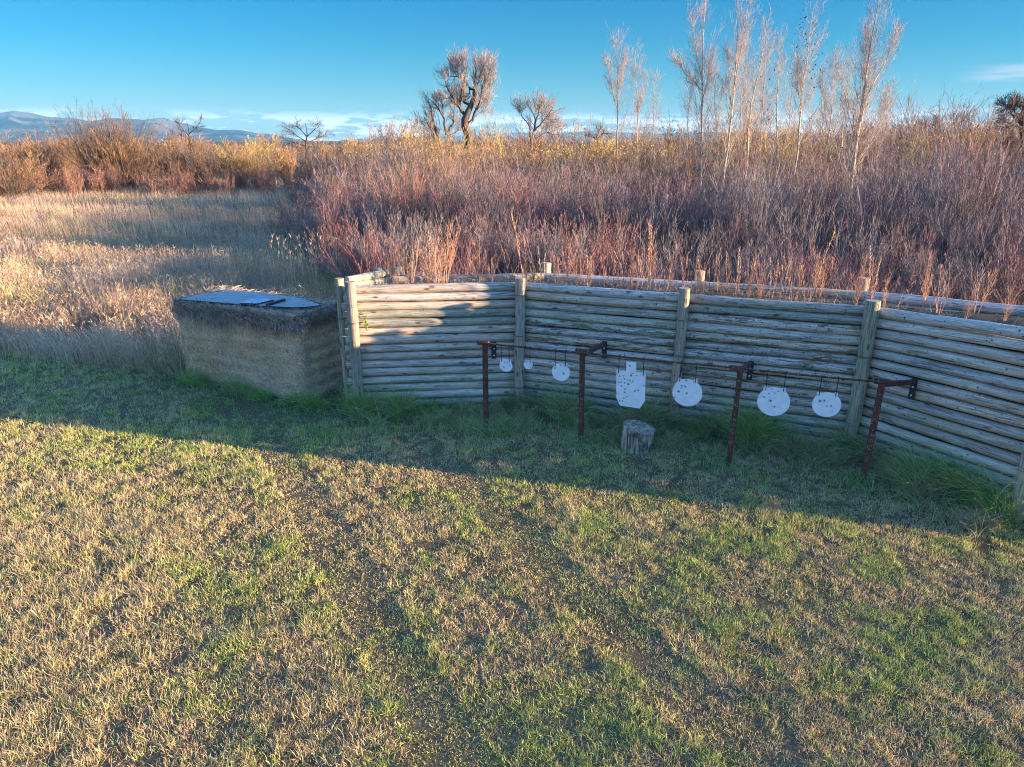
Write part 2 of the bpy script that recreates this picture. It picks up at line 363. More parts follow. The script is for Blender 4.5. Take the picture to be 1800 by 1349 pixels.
# distant mountains
def mountain(name, ridge_px, D, depth, seed, snow):
    m, nt = new_mat(name + '_rock'); g = G(nt); pos = g.n('ShaderNodeNewGeometry').outputs['Position']
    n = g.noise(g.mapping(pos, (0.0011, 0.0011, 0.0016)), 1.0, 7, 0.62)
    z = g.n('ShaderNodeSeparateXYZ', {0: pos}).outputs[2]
    c = g.ramp(n, [(0.40, (0.006, 0.012, 0.014)), (0.5, (0.022, 0.026, 0.026)), (0.58, (0.16, 0.115, 0.09))])  # pale peach stop puts sunlit ridge highlights into the rock colour
    c = g.mix(g.math('MULTIPLY', g.mr(z, snow[0], snow[1]), g.mr(n, 0.4, 0.55)), c, (0.16, 0.12, 0.11))
    g.principled(c, 0.95, spec=0.1)
    px = np.array([p[0] for p in ridge_px]); py = np.array([p[1] for p in ridge_px])
    nu, nv = 260, 60
    U = np.linspace(px[0], px[-1], nu); H = np.interp(U, px, py)
    zt = np.array([at(u, h, D)[2] for u, h in zip(U, H)]); xt = np.array([at(u, 240, D)[0] for u in U])
    V = np.linspace(-1, 1, nv)
    rid = lambda a, b, s: 1 - np.abs(2*fbm(a, b, 5, s) - 1)
    A, B = np.meshgrid(xt, V*depth); R_ = rid(A/900.0 + 50, B/1500.0 + 30, seed)
    prof = np.clip(1 - np.abs(V), 0, 1)**0.85
    k = np.clip(0.58 + 0.62*R_, 0, 1.15)
    Z = zt[None]*prof[:, None]*(1 + (k - 1)*(1 - prof[:, None]**4)) + (R_ - 0.75)*60*prof[:, None]
    Z = np.maximum(Z, -5)
    YY = D + B
    v = np.stack([A*(1 + B/D*0.9), YY, Z], -1)
    mb = MB(); mb.add(v, [[j*nu+i, j*nu+i+1, (j+1)*nu+i+1, (j+1)*nu+i] for j in range(nv-1) for i in range(nu-1)], smooth=True)
    return tag(mb.build('hills', m), kind='structure')
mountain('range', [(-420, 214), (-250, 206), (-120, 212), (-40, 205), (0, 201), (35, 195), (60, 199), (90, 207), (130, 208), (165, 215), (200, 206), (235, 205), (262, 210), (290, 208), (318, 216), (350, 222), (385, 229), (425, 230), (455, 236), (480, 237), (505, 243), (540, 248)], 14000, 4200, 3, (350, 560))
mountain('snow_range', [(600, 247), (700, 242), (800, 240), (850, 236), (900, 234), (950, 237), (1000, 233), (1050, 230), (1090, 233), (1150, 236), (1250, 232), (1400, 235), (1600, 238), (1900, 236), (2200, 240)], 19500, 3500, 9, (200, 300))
haze_mat, nt = new_mat('haze_air'); g = G(nt)
pv = g.n('ShaderNodeVolumePrincipled', {'Color': (0.24, 0.66, 1.0), 'Density': 0.5/14000*0.85, 'Anisotropy': 0.0})
o_ = g.n('ShaderNodeOutputMaterial'); nt.links.new(pv.outputs[0], o_.inputs['Volume'])
HAZE = True
if HAZE:
    mb = MB(); mb.box((0, 9000, 358), (60000, 31000, 724))
    hz = tag(mb.build('haze', haze_mat, color=False), kind='stuff'); hz['label'] = 'pale blue haze over the far hills'

# ------------------------------------------------------------------ log wall
def log_mesh(L, r, mats, taper=0.06, nseg=22, ns=14, seed=0):
    r_ = np.random.default_rng(seed); mb = MB()
    x = np.linspace(0, L, nseg); ph = r_.uniform(0, 6.28, 6)
    bend = 0.006*np.sin(x/L*math.pi*r_.uniform(0.8, 2) + ph[0]); bend2 = 0.004*np.sin(x/L*math.pi*2 + ph[1])
    R = r*(1 + taper*(x/L - 0.5)*r_.choice([-1, 1])) * (1 + 0.025*np.sin(x*5 + ph[2]) + 0.02*np.sin(x*13 + ph[3]) + r_.normal(size=nseg)*0.008)
    a = np.arange(ns)*2*math.pi/ns; ov = 1 + 0.03*np.sin(2*a + ph[4]) + 0.02*np.sin(3*a + ph[5])
    v = np.stack([np.repeat(x[:, None], ns, 1), bend[:, None] + R[:, None]*ov*np.cos(a), bend2[:, None] + R[:, None]*ov*np.sin(a)], -1)
    f = [[i*ns+j, i*ns+(j+1) % ns, (i+1)*ns+(j+1) % ns, (i+1)*ns+j] for i in range(nseg-1) for j in range(ns)]
    mb.add(v, np.array(f)[:, ::-1], smooth=True)
    mb.ngon(v[0], mi=1); mb.ngon(v[-1][::-1], mi=1)
    return mb
def put_log(p0, p1, r, mats, parent, name='log', seed=0, **kw):
    p0 = Vector(p0); p1 = Vector(p1); d = p1 - p0
    mb = log_mesh(d.length, r, mats, seed=seed, **kw)
    o = mb.build(name, mats, parent, color=False); o.location = p0
    o.rotation_euler = d.to_track_quat('X', 'Z').to_euler(); return o

fence = empty('log_wall', (1.5, 10, 0))
tag(fence, 'curving backstop wall of stacked horizontal logs between round posts, filled with soil', 'log wall')
fence.location = (0, 0, 0)
FP = [(-2.39, 10.16), (0.12, 10.40), (2.40, 9.55), (4.57, 8.61), (5.60, 6.93)]
END = (5.98, 6.30)
BP = [(-1.86, 10.92), (0.55, 11.10), (2.85, 10.42), (4.98, 9.68), (6.6, 8.15)]
PR = 0.078; LR = 0.0652
NL = 15
seed = 100
def wall_n(a, b):
    u = np.array(b) - np.array(a); u = u/np.linalg.norm(u); return u, np.array([u[1], -u[0]])
for k in range(4):
    a, b = np.array(FP[k]), np.array(FP[k+1]); u, n = wall_n(a, b)
    for i in range(NL):
        z = 0.055 + i*0.1315
        seed += 1; rr = random.Random(seed)
        off = -n*(PR + LR - 0.005 + rr.uniform(-0.008, 0.01))
        e0 = rr.uniform(0.0, 0.05) if k == 0 else rr.uniform(-0.03, 0.04)
        p0 = a + off - u*(0.12 + e0 if k == 0 else e0); p1 = b + off + u*rr.uniform(-0.03, 0.04)
        if k == 3: p1 = b + off + u*0.12
        if k == 0: mats = [M_LOG, M_CUT]
        elif k in (1, 2): mats = [M_LOGX if i in ((8, 9, 10) if k == 1 else (8, 9, 10, 12, 6)) else M_LOGS, M_CUT]
        else: mats = [M_LOGS if i % 3 else M_LOG, M_CUT]
        dz = rr.uniform(-0.004, 0.004); s0, s1 = ((1, 1), (1, 1), (1, 1.02), (1.02, 1.085))[k]
        put_log((*p0, z*s0 + dz), (*p1, z*s1 + dz + rr.uniform(-.004, .004)), LR*rr.uniform(0.96, 1.045), mats, fence, 'log', seed)
def wire(parent, c, r, z, tilt=0.02, seed=0, turns=2):
    r_ = random.Random(seed); mb = MB()
    for q in range(turns):
        pts = []; ph = r_.uniform(0, 6)
        for i in range(25):
            a = i/24*2*math.pi; pts.append((c[0] + (r+0.004)*math.cos(a), c[1] + (r+0.004)*math.sin(a), z + q*0.018*r_.uniform(.6, 1) + tilt*math.sin(a + ph)))
        mb.tube(pts, 0.0035, 5, caps=False)
    # tail going into the wall
    mb.tube([(c[0] + r + .002, c[1] - .01, z), (c[0] + r + 0.03, c[1] + 0.03, z + 0.01), (c[0] + r + 0.09, c[1] + 0.09, z + 0.03)], 0.003, 5)
    return mb.build('wire_tie', M_WIRE, parent, color=False)
posts = [(FP[0], 2.04, (0, 0), M_POST), (FP[1], 2.05, (0, 0), M_POST), (FP[2], 2.07, (0.0, 0), M_POSTX), (FP[3], 2.10, (-0.005, 0), M_POST), ((5.655, 6.86), 2.25, (-0.03, 0.02), M_POST),
         ((-2.60, 10.37), 2.05, (0, 0), M_POST)]
for i, (p, h, ln, mt) in enumerate(posts):
    r = PR if i < 5 else 0.066
    put_log((p[0], p[1], -0.1), (p[0] + ln[0], p[1] + ln[1], h), r*(1.06 if i in (3, 4) else 1.0), [mt, M_CUTL], fence, 'post', 900 + i, taper=-0.05, nseg=18, ns=18)
    for j, z in enumerate([(1.68, 1.42), (1.78, 1.15, 0.3), (1.62, 1.1, 0.35), (1.35, 0.42), (1.5, 0.6), (1.42,)][i]):
        w = wire(fence, (p[0] + ln[0]*z/2, p[1] + ln[1]*z/2), r*1.03, z, 0.012, i*10 + j)
a, b = np.array(FP[4]), np.array(END); u, n = wall_n(a, b)
for i in range(NL):
    z = 0.055 + i*0.1315; seed += 1; off = -n*(PR + LR - 0.005)
    put_log((*(a + off + u*0.05), z*1.085), (*(b + off), z*1.085), LR, [M_LOG, M_CUT], fence, 'log', seed)
put_log((END[0], END[1], -0.1), (END[0], END[1], 2.08), PR, [M_POST, M_CUTL], fence, 'post', 977)
# back row
for k in range(4):
    a, b = np.array(BP[k]), np.array(BP[k+1]); u, n = wall_n(a, b)
    for i in (13, 14):
        z = 0.055 + i*0.1315 + 0.03; seed += 1
        put_log((*(a - u*0.02), z), (*(b + u*0.02), z + (0.10 if k == 3 else 0)), LR*1.06, [M_LOG if k < 1 else M_LOGS, M_CUT], fence, 'log', seed)
for p, h in (((-1.82, 10.62+.42), 2.10), ((-2.12, 10.98), 2.10), ((0.56, 11.25), 2.14), ((2.88, 10.57), 2.13), ((5.02, 9.82), 2.16), ((6.95, 7.85), 2.15)):
    put_log((p[0], p[1], 0), (p[0], p[1], h), 0.07, [M_POST, M_CUTL], fence, 'post', int(h*1000 + p[0]*10), nseg=10, ns=16)
# end wall on the left and on the right
for i in range(NL+1):
    z = 0.055 + i*0.1315; seed += 1
    if i >= 11:
        put_log((-2.50, 10.42, z + (0.0 if i < NL else -0.02)), (-1.98, 11.06, z + (0.0 if i < NL else -0.02)), LR*0.98, [M_LOG, M_CUTL], fence, 'log', seed)
    if i < NL and i > 8:
        put_log((6.28, 6.42, z), (7.0, 7.3, z), LR, [M_LOG, M_CUT], fence, 'log', seed)
for j in range(3):
    f_ = 0.3 + 0.25*j; w = MB(); pts = []
    for i in range(17):
        a = i/16*2*math.pi; pts.append((math.cos(a)*0.0, math.cos(a)*0.071, math.sin(a)*0.071))
    w.tube([(x, y, z) for x, y, z in pts], 0.003, 5, caps=False)
    o = w.build('wire_tie', M_WIRE, fence, color=False); d_ = Vector((0.52, 0.64, 0)); o.location = Vector((-2.50, 10.42, 0.055 + NL*0.1315 - 0.02)) + d_*f_*1.1
    o.rotation_euler = d_.to_track_quat('X', 'Z').to_euler()
for k, f_ in ((0, 0.02), (0, 0.09), (0, 0.2), (0, 0.33), (0, 0.5)):
    w = MB(); pts = [(0.0, math.cos(i/16*6.283)*0.074, math.sin(i/16*6.283)*0.074) for i in range(17)]
    w.tube(pts, 0.0035, 5, caps=False); o = w.build('wire_tie', M_WIRE, fence, color=False)
    a, b = Vector((*BP[0], 0)), Vector((*BP[1], 0)); o.location = a.lerp(b, f_) + Vector((0, 0, 0.055 + 14*0.1315 + 0.03)); o.rotation_euler = ((b-a).to_track_quat('X', 'Z') @ Matrix.Rotation(0.3, 4, 'Z').to_quaternion()).to_euler()
# soil fill between the rows
mb = MB(); fr = []; bk = []
for t in np.linspace(0, 4, 61):
    k = min(int(t), 3); q = t - k
    a = np.array(FP[k])*(1-q) + np.array(FP[k+1])*q; b = np.array(BP[k])*(1-q) + np.array(BP[k+1])*q
    u, n = wall_n(FP[k], FP[k+1]); fr.append(a - n*0.2); bk.append(b + n*0.02)
nn = 9; V = np.zeros((61, nn, 3))
for i in range(61):
    for j in range(nn):
        q = j/(nn-1); p = fr[i]*(1-q) + bk[i]*q
        V[i, j] = (p[0], p[1], 1.80 + 0.14*max(0, i - 45)/15 + 0.10*math.sin(q*math.pi) + 0.05*(vnoise(np.array(p[0]*4), np.array(p[1]*4), 3) - 0.5))
mb.add(V, [[i*nn+j, (i+1)*nn+j, (i+1)*nn+j+1, i*nn+j+1] for i in range(60) for j in range(nn-1)], (0.11, 0.085, 0.055), smooth=True)
for side in (0, nn-1):
    Wl = np.stack([V[:, side], V[:, side]*np.array([1, 1, 0])], 1)
    mb.add(Wl, [[i*2, (i+1)*2, (i+1)*2+1, i*2+1] for i in range(60)], (0.08, 0.06, 0.04))
mb.build('soil_fill', M_SOIL, fence)
fr = np.array(fr); bk = np.array(bk)
def berm_point(px):
    """a point on the fill under image column px"""
    best = None
    for i in range(61):
        p = fr[i]*0.45 + bk[i]*0.55; d = np.array([p[0], p[1], 1.85 - CAMH]); dep = d[1]*cP - d[2]*sP; q = CX + F*d[0]/dep
        if best is None or abs(q - px) < best[0]: best = (abs(q - px), i)
    i = best[1]; q = random.uniform(0.15, 0.85); return fr[i]*(1-q) + bk[i]*q

# ------------------------------------------------------------------ target rack
rack = empty('target_rack', (0, 0, 0)); tag(rack, 'rusty steel target rack of four posts and a thin rail before the wall', 'target rack')
RT = [np.array([-0.375, 9.29]), np.array([0.96, 8.87]), np.array([2.80, 8.13]), np.array([4.30, 7.64])]
RZ = 1.36
ru = (RT[3] - RT[0]); ru = ru/np.linalg.norm(ru); rn = np.array([ru[1], -ru[0]])
yaw = math.atan2(ru[1], ru[0]); Rz = np.array([[math.cos(yaw), -math.sin(yaw), 0], [math.sin(yaw), math.cos(yaw), 0], [0, 0, 1]])
for i, p in enumerate(RT):
    mb = MB(); w = 0.068
    # square tube, slightly open angle profile: two flanges and a web
    mb.box((0, 0, RZ/2 - 0.06), (w, w*0.8, RZ + 0.06)); o = mb.build('post', M_RUSTP if i else M_RUST, rack, color=False)
    bv = o.modifiers.new('bevel', 'BEVEL'); bv.width = 0.006; bv.segments = 2
    o.location = (p[0], p[1], 0); o.rotation_euler = (0.0, [0, -0.015, 0.012, 0.01][i], yaw)
    mb = MB(); mb.box((0, 0, 0), (0.17, 0.055, 0.028)); mb.box((0, -0.022, -0.025), (0.17, 0.008, 0.04))
    o = mb.build('cap_plate', M_RUST, rack, color=False); o.location = (p[0] - 0.03*ru[0]*(1 if i != 3 else -0.6), p[1] - 0.03*ru[1], RZ + 0.006); o.rotation_euler = (0, 0, yaw)
mb = MB(); pts = []
for i in range(41):
    t = i/40; q = RT[0]*(1-t) + RT[3]*t; ext = -0.06 + t*0.12
    pts.append((q[0] + ru[0]*ext + rn[0]*0.045, q[1] + ru[1]*ext + rn[1]*0.045, RZ - 0.006*math.sin(t*math.pi*3)**2))
mb.tube(pts, 0.0125, 7); mb.build('rail', M_RUSTP, rack, color=False)
# braces back to the wall, each ending in a bolted strap plate
def wall_hit(px, py, k):
    a, b = np.array(FP[k]), np.array(FP[k+1]); u, n = wall_n(a, b); q = a - n*(PR - 0.01)
    return at_plane(px, py, (q[0], q[1], 0), np.array([n[0], n[1], 0])), u, n
for i, (px, py, k) in enumerate(((868, 606, 0), (1063, 605, 1), (1320, 640, 2), (1608, 672, 3))):
    h, u, n = wall_hit(px, py, k)
    hz_ = min(h[2], 1.44); h[2] = hz_
    p = np.array([RT[i][0], RT[i][1], RZ - 0.04]); d = h - p; L_ = np.linalg.norm(d); d = d/L_
    side = norm(np.cross(d, np.array([0, 0, 1.0]))); upv = np.cross(side, d)
    mb = MB(); mb.box((p + h)/2, (L_ - 0.02, 0.045, 0.06), np.stack([d, side, upv], 1)); mb.build('brace', M_RUST, rack, color=False)
    mb = MB(); Rw = np.stack([np.array([u[0], u[1], 0]), np.array([n[0], n[1], 0]), np.array([0, 0, 1.0])], 1)
    c0 = h + np.array([n[0], n[1], 0])*0.012 + np.array([0, 0, -0.09]); mb.box(c0, (0.075, 0.010, 0.27), Rw)
    o = mb.build('strap_plate', M_DARKSTEEL, rack, color=False)
    for dz in (-0.08, 0.03):
        b_ = MB(); cc = c0 + np.array([n[0], n[1], 0])*0.005 + np.array([0, 0, dz])
        b_.tube([cc, cc + np.array([n[0], n[1], 0])*0.012], 0.012, 6); bo = b_.build('bolt', M_EDGE, o, color=False)

# ------------------------------------------------------------------ hanging targets
P0 = np.array([*(RT[0] + rn*0.055), 0.0]); NN = np.array([rn[0], rn[1], 0.0])
def plane_uv(px, py):
    p = at_plane(px, py, P0, NN); return np.dot(p[:2] - RT[0], ru), p[2]
c2 = lambda x, y: (820 + x/4.0909, 560 + y/4.0909)
c3 = lambda x, y: (1160 + x/3.75, 560 + y/3.75)
def target(label, cat, outline, hits, hooks, tilt=0.06):
    """outline, hits and hooks in the plane of the rack (u along the rail, z up)"""
    zt = max(p[1] for p in outline); us = sum(p[0] for p in outline)/len(outline)
    o = empty('steel_target', (RT[0][0] + ru[0]*us + rn[0]*0.055, RT[0][1] + ru[1]*us + rn[1]*0.055, RZ)); o.rotation_euler = (0, 0, yaw)
    tag(o, label, cat, 'white steel targets hanging from the rusty rack')
    R = np.array([[1, 0, 0], [0, math.cos(tilt), -math.sin(tilt)], [0, math.sin(tilt), math.cos(tilt)]])
    def tf(poly, y): return np.array([(p[0] - us, y, p[1] - RZ) for p in poly]) @ R.T
    mb = MB(); n = len(outline)
    A = tf(outline, -0.005); B = tf(outline, 0.005)
    mb.ngon(A, mi=0); mb.ngon(B[::-1], mi=0)
    for i in range(n):
        j = (i+1) % n; mb.ngon([A[j], A[i], B[i], B[j]], mi=1)
    r_ = random.Random(len(hits)*7 + n)
    for (u_, z_, s_) in hits:
        for rad, mi, y in ((0.0135*s_, 2, -0.0062), (0.0058*s_, 3, -0.0072)):
            poly = [(u_ + rad*math.cos(a)*r_.uniform(0.75, 1.25), z_ + rad*math.sin(a)*r_.uniform(0.75, 1.25)) for a in np.linspace(0, 2*math.pi, 13)[:-1]]
            mb.ngon(tf(poly, y), mi=mi)
    mb.build('plate', [M_WHITE, M_EDGE, M_SPLAT, M_HIT], o, color=False)
    for (u0, z1) in hooks:
        mb = MB(); e = tf([(u0, z1)], 0)[0]; x = e[0]
        pts = [(x, 0.018, -0.022), (x, 0.020, 0.004), (x, 0.008, 0.02), (x, -0.006, 0.016), (x, -0.014, 0.0), (x, -0.014 , -0.03), (x, e[1] - 0.016, e[2] + 0.05), (x, e[1] - 0.018, e[2] - 0.004), (x, e[1] - 0.008, e[2] - 0.018), (x, e[1] + 0.008, e[2] - 0.012)]
        mb.tube([(a, b + 0.0, c) for a, b, c in pts], 0.0052, 6); mb.build('hanger_hook', M_DARKSTEEL, o, color=False)
def disc(cx, cy, rpx, conv, hooks, hits, label, earw=0.17, flat=False):
    cu, cz = plane_uv(*conv(cx, cy)); ru_, _ = plane_uv(*conv(cx + rpx, cy)); r = ru_ - cu
    hk = []
    for hx, hy in hooks: a = plane_uv(*conv(hx, hy)); hk.append(a)
    out = []
    ea = [math.atan2(h[1] - cz, h[0] - cu) for h in hk]          # ear angles
    for i in range(72):
        a = math.pi/2 + i/72*2*math.pi; rr = r
        d0 = min(abs((a - e + math.pi) % (2*math.pi) - math.pi) for e in ea)
        w = 0.13 if r > 0.12 else 0.27
        bump = (0.034 if r > 0.12 else 0.024)*math.exp(-(d0/w)**4)
        out.append((cu + (rr + bump)*math.cos(a), cz + (rr + bump)*math.sin(a)))
    hp = [(*plane_uv(*conv(x, y)), s) for x, y, s in hits]
    hk = [(cu + (r + 0.004)*math.cos(e), cz + (r + 0.004)*math.sin(e)) for e in ea]
    target(label, 'steel target', out[::1], hp, hk)
disc(281, 341, 46, c2, [(250, 298), (310, 300)], [(272, 316, .8), (293, 321, .8), (308, 343, .7), (267, 353, 1.0)], 'small round white plate hanging just right of the leftmost rusty post')
disc(441, 336, 32, c2, [(418, 302), (460, 304)], [(437, 310, .6), (431, 328, .6), (452, 330, .7), (463, 320, .5), (460, 352, .6), (462, 338, .5), (447, 345, .5)], 'smallest round white plate, peppered with marks, just right of a wall post')
disc(676, 390, 65, c2, [(637, 330), (714, 336)], [(634, 359, 1.0), (678, 337, .9), (697, 398, 1.3), (632, 340, .5), (700, 340, .5)], 'medium round white plate hanging left of the second rusty post, few marks')
disc(1586, 539, 110, c2, [(1525, 432), (1652, 445)], [(1579, 449, 1.1), (1546, 487, 1.1), (1572, 493, 1.1), (1544, 504, .8), (1524, 529, 1.4), (1582, 541, 1.3), (1494, 573, .8), (1663, 466, .7), (1632, 453, .7)], 'large round white plate hanging in front of the splintered wall post')
disc(749, 553, 111, c3, [(694, 458), (818, 470)], [(740, 468, .8), (718, 498, .9), (757, 495, .8), (779, 481, .8), (687, 521, 1.1), (729, 546, 1.4), (754, 587, 1.2)], 'largest round white plate, hanging just right of the third rusty post')
disc(1099, 573, 98, c3, [(1045, 492), (1163, 500)], [(1056, 547, 1.5), (1085, 544, 1.1), (1100, 582, .9), (1129, 581, 1.1)], 'large round white plate, last on the right beside the rightmost wall post')
tor = [(1150, 310), (1221, 317), (1219, 389), (1276, 394), (1287, 402), (1280, 600), (1243, 656), (1100, 634), (1072, 572), (1078, 374), (1147, 380)]
th = [(1175, 341, 1.1), (1190, 396, .8), (1183, 412, 1.3), (1225, 412, .7), (1129, 415, .9), (1099, 417, .9), (1135, 438, 1.1), (1158, 446, .8), (1174, 447, .8), (1195, 453, .8), (1188, 464, .7), (1135, 468, 1.0), (1163, 476, 1.2), (1114, 461, .8), (1103, 466, .8), (1091, 461, .7), (1111, 488, 1.1), (1137, 512, 1.0), (1136, 536, 1.2), (1207, 526, 1.0), (1233, 522, 1.1), (1128, 577, .9), (1145, 573, .8), (1153, 568, .8), (1097, 598, .9), (1118, 599, .9), (1079, 543, .8), (1273, 489, .8), (1095, 380, 0.9)]
target('white torso-shaped steel plate with square head, peppered with bullet marks', 'steel target', [plane_uv(*c2(x, y)) for x, y in tor][::-1],
       [(*plane_uv(*c2(x, y)), s) for x, y, s in th], [plane_uv(*c2(1094, 385)), plane_uv(*c2(1271, 405))])

# ------------------------------------------------------------------ stump
def stump():
    o = empty('tree_stump', (1.70, 8.72, 0)); tag(o, 'short grey weathered log section standing on end under the torso-shaped target', 'stump')
    mb = MB(); ns = 40; zs = np.linspace(-0.03, 1, 12); r_ = np.random.default_rng(4)
    a = np.arange(ns)*2*math.pi/ns
    prof = 1 + 0.05*np.sin(a*2 + 1) + 0.03*np.sin(a*5) + 0.025*np.sin(a*9 + 2) - 0.09*np.exp(-((a - 4.4)/0.10)**2) - 0.08*np.exp(-((a - 5.3)/0.09)**2)
    V = np.zeros((12, ns, 3))
    for i, z in enumerate(zs):
        r = 0.208*(0.93 + 0.09*z)*prof*(1 + r_.normal(size=ns)*0.008)
        V[i, :, 0] = r*np.cos(a) + 0.035*z; V[i, :, 1] = r*np.sin(a); V[i, :, 2] = z*(0.32 + 0.0*np.cos(a)) + (z > 0.95)*(-0.045*np.cos(a) + 0.02*np.sin(a)*1)
    mb.add(V, [[i*ns+j, i*ns+(j+1) % ns, (i+1)*ns+(j+1) % ns, (i+1)*ns+j] for i in range(11) for j in range(ns)], smooth=True)
    m, nt = new_mat('stump_side'); g = G(nt); v = g.n('ShaderNodeTexCoord').outputs['Object']
    n1 = g.noise(g.mapping(v, (26, 26, 1.8)), 1.0, 6, 0.65); n2 = g.noise(v, 7, 4)
    c = g.ramp(n1, [(0.32, (0.03, 0.024, 0.02)), (0.46, (0.38, 0.27, 0.19)), (0.64, (0.74, 0.58, 0.43))]); c = g.mix(g.mr(n2, 0.5, 0.62, 0, 0.75), c, (0.05, 0.04, 0.035))
    g.principled(c, 0.9, n1, 0.9, 0.03)
    mb.build('trunk_section', m, o, color=False)
    m2, nt = new_mat('stump_top'); g = G(nt); v = g.n('ShaderNodeTexCoord').outputs['Object']
    n1 = g.noise(v, 18, 6, 0.75); sp = g.n('ShaderNodeSeparateXYZ', {0: v})
    r = g.math('SQRT', g.math('ADD', g.math('MULTIPLY', sp.outputs[0], sp.outputs[0]), g.math('MULTIPLY', sp.outputs[1], sp.outputs[1])))
    rg = g.math('SINE', g.math('MULTIPLY', g.math('ADD', r, g.math('MULTIPLY', n1, 0.03)), 420.0))
    c = g.ramp(g.math('ADD', n1, g.math('MULTIPLY', rg, 0.06)), [(0.33, (0.05, 0.04, 0.035)), (0.48, (0.32, 0.24, 0.17)), (0.64, (0.68, 0.55, 0.40))])
    g.principled(c, 0.9, n1, 1.0, 0.03)
    top = MB(); nr = 7; W = np.zeros((nr, ns, 3))
    for q in range(nr):
        f_ = 1 - q/(nr-1)*0.999; W[q] = V[-1]*np.array([f_, f_, 1]); W[q, :, 0] += 0.035*(1-f_)
        W[q, :, 2] = (V[-1, :, 2] - 0.32)*f_ + 0.32 + 0.002 - 0.02*(1 - f_) + (r_.normal(size=ns)*0.005 if 0 < q < nr-1 else 0)
    top.add(W, [[i*ns+j, i*ns+(j+1) % ns, (i+1)*ns+(j+1) % ns, (i+1)*ns+j] for i in range(nr-1) for j in range(ns)], smooth=False)
    top.build('cut_top', m2, o, color=False)
stump()

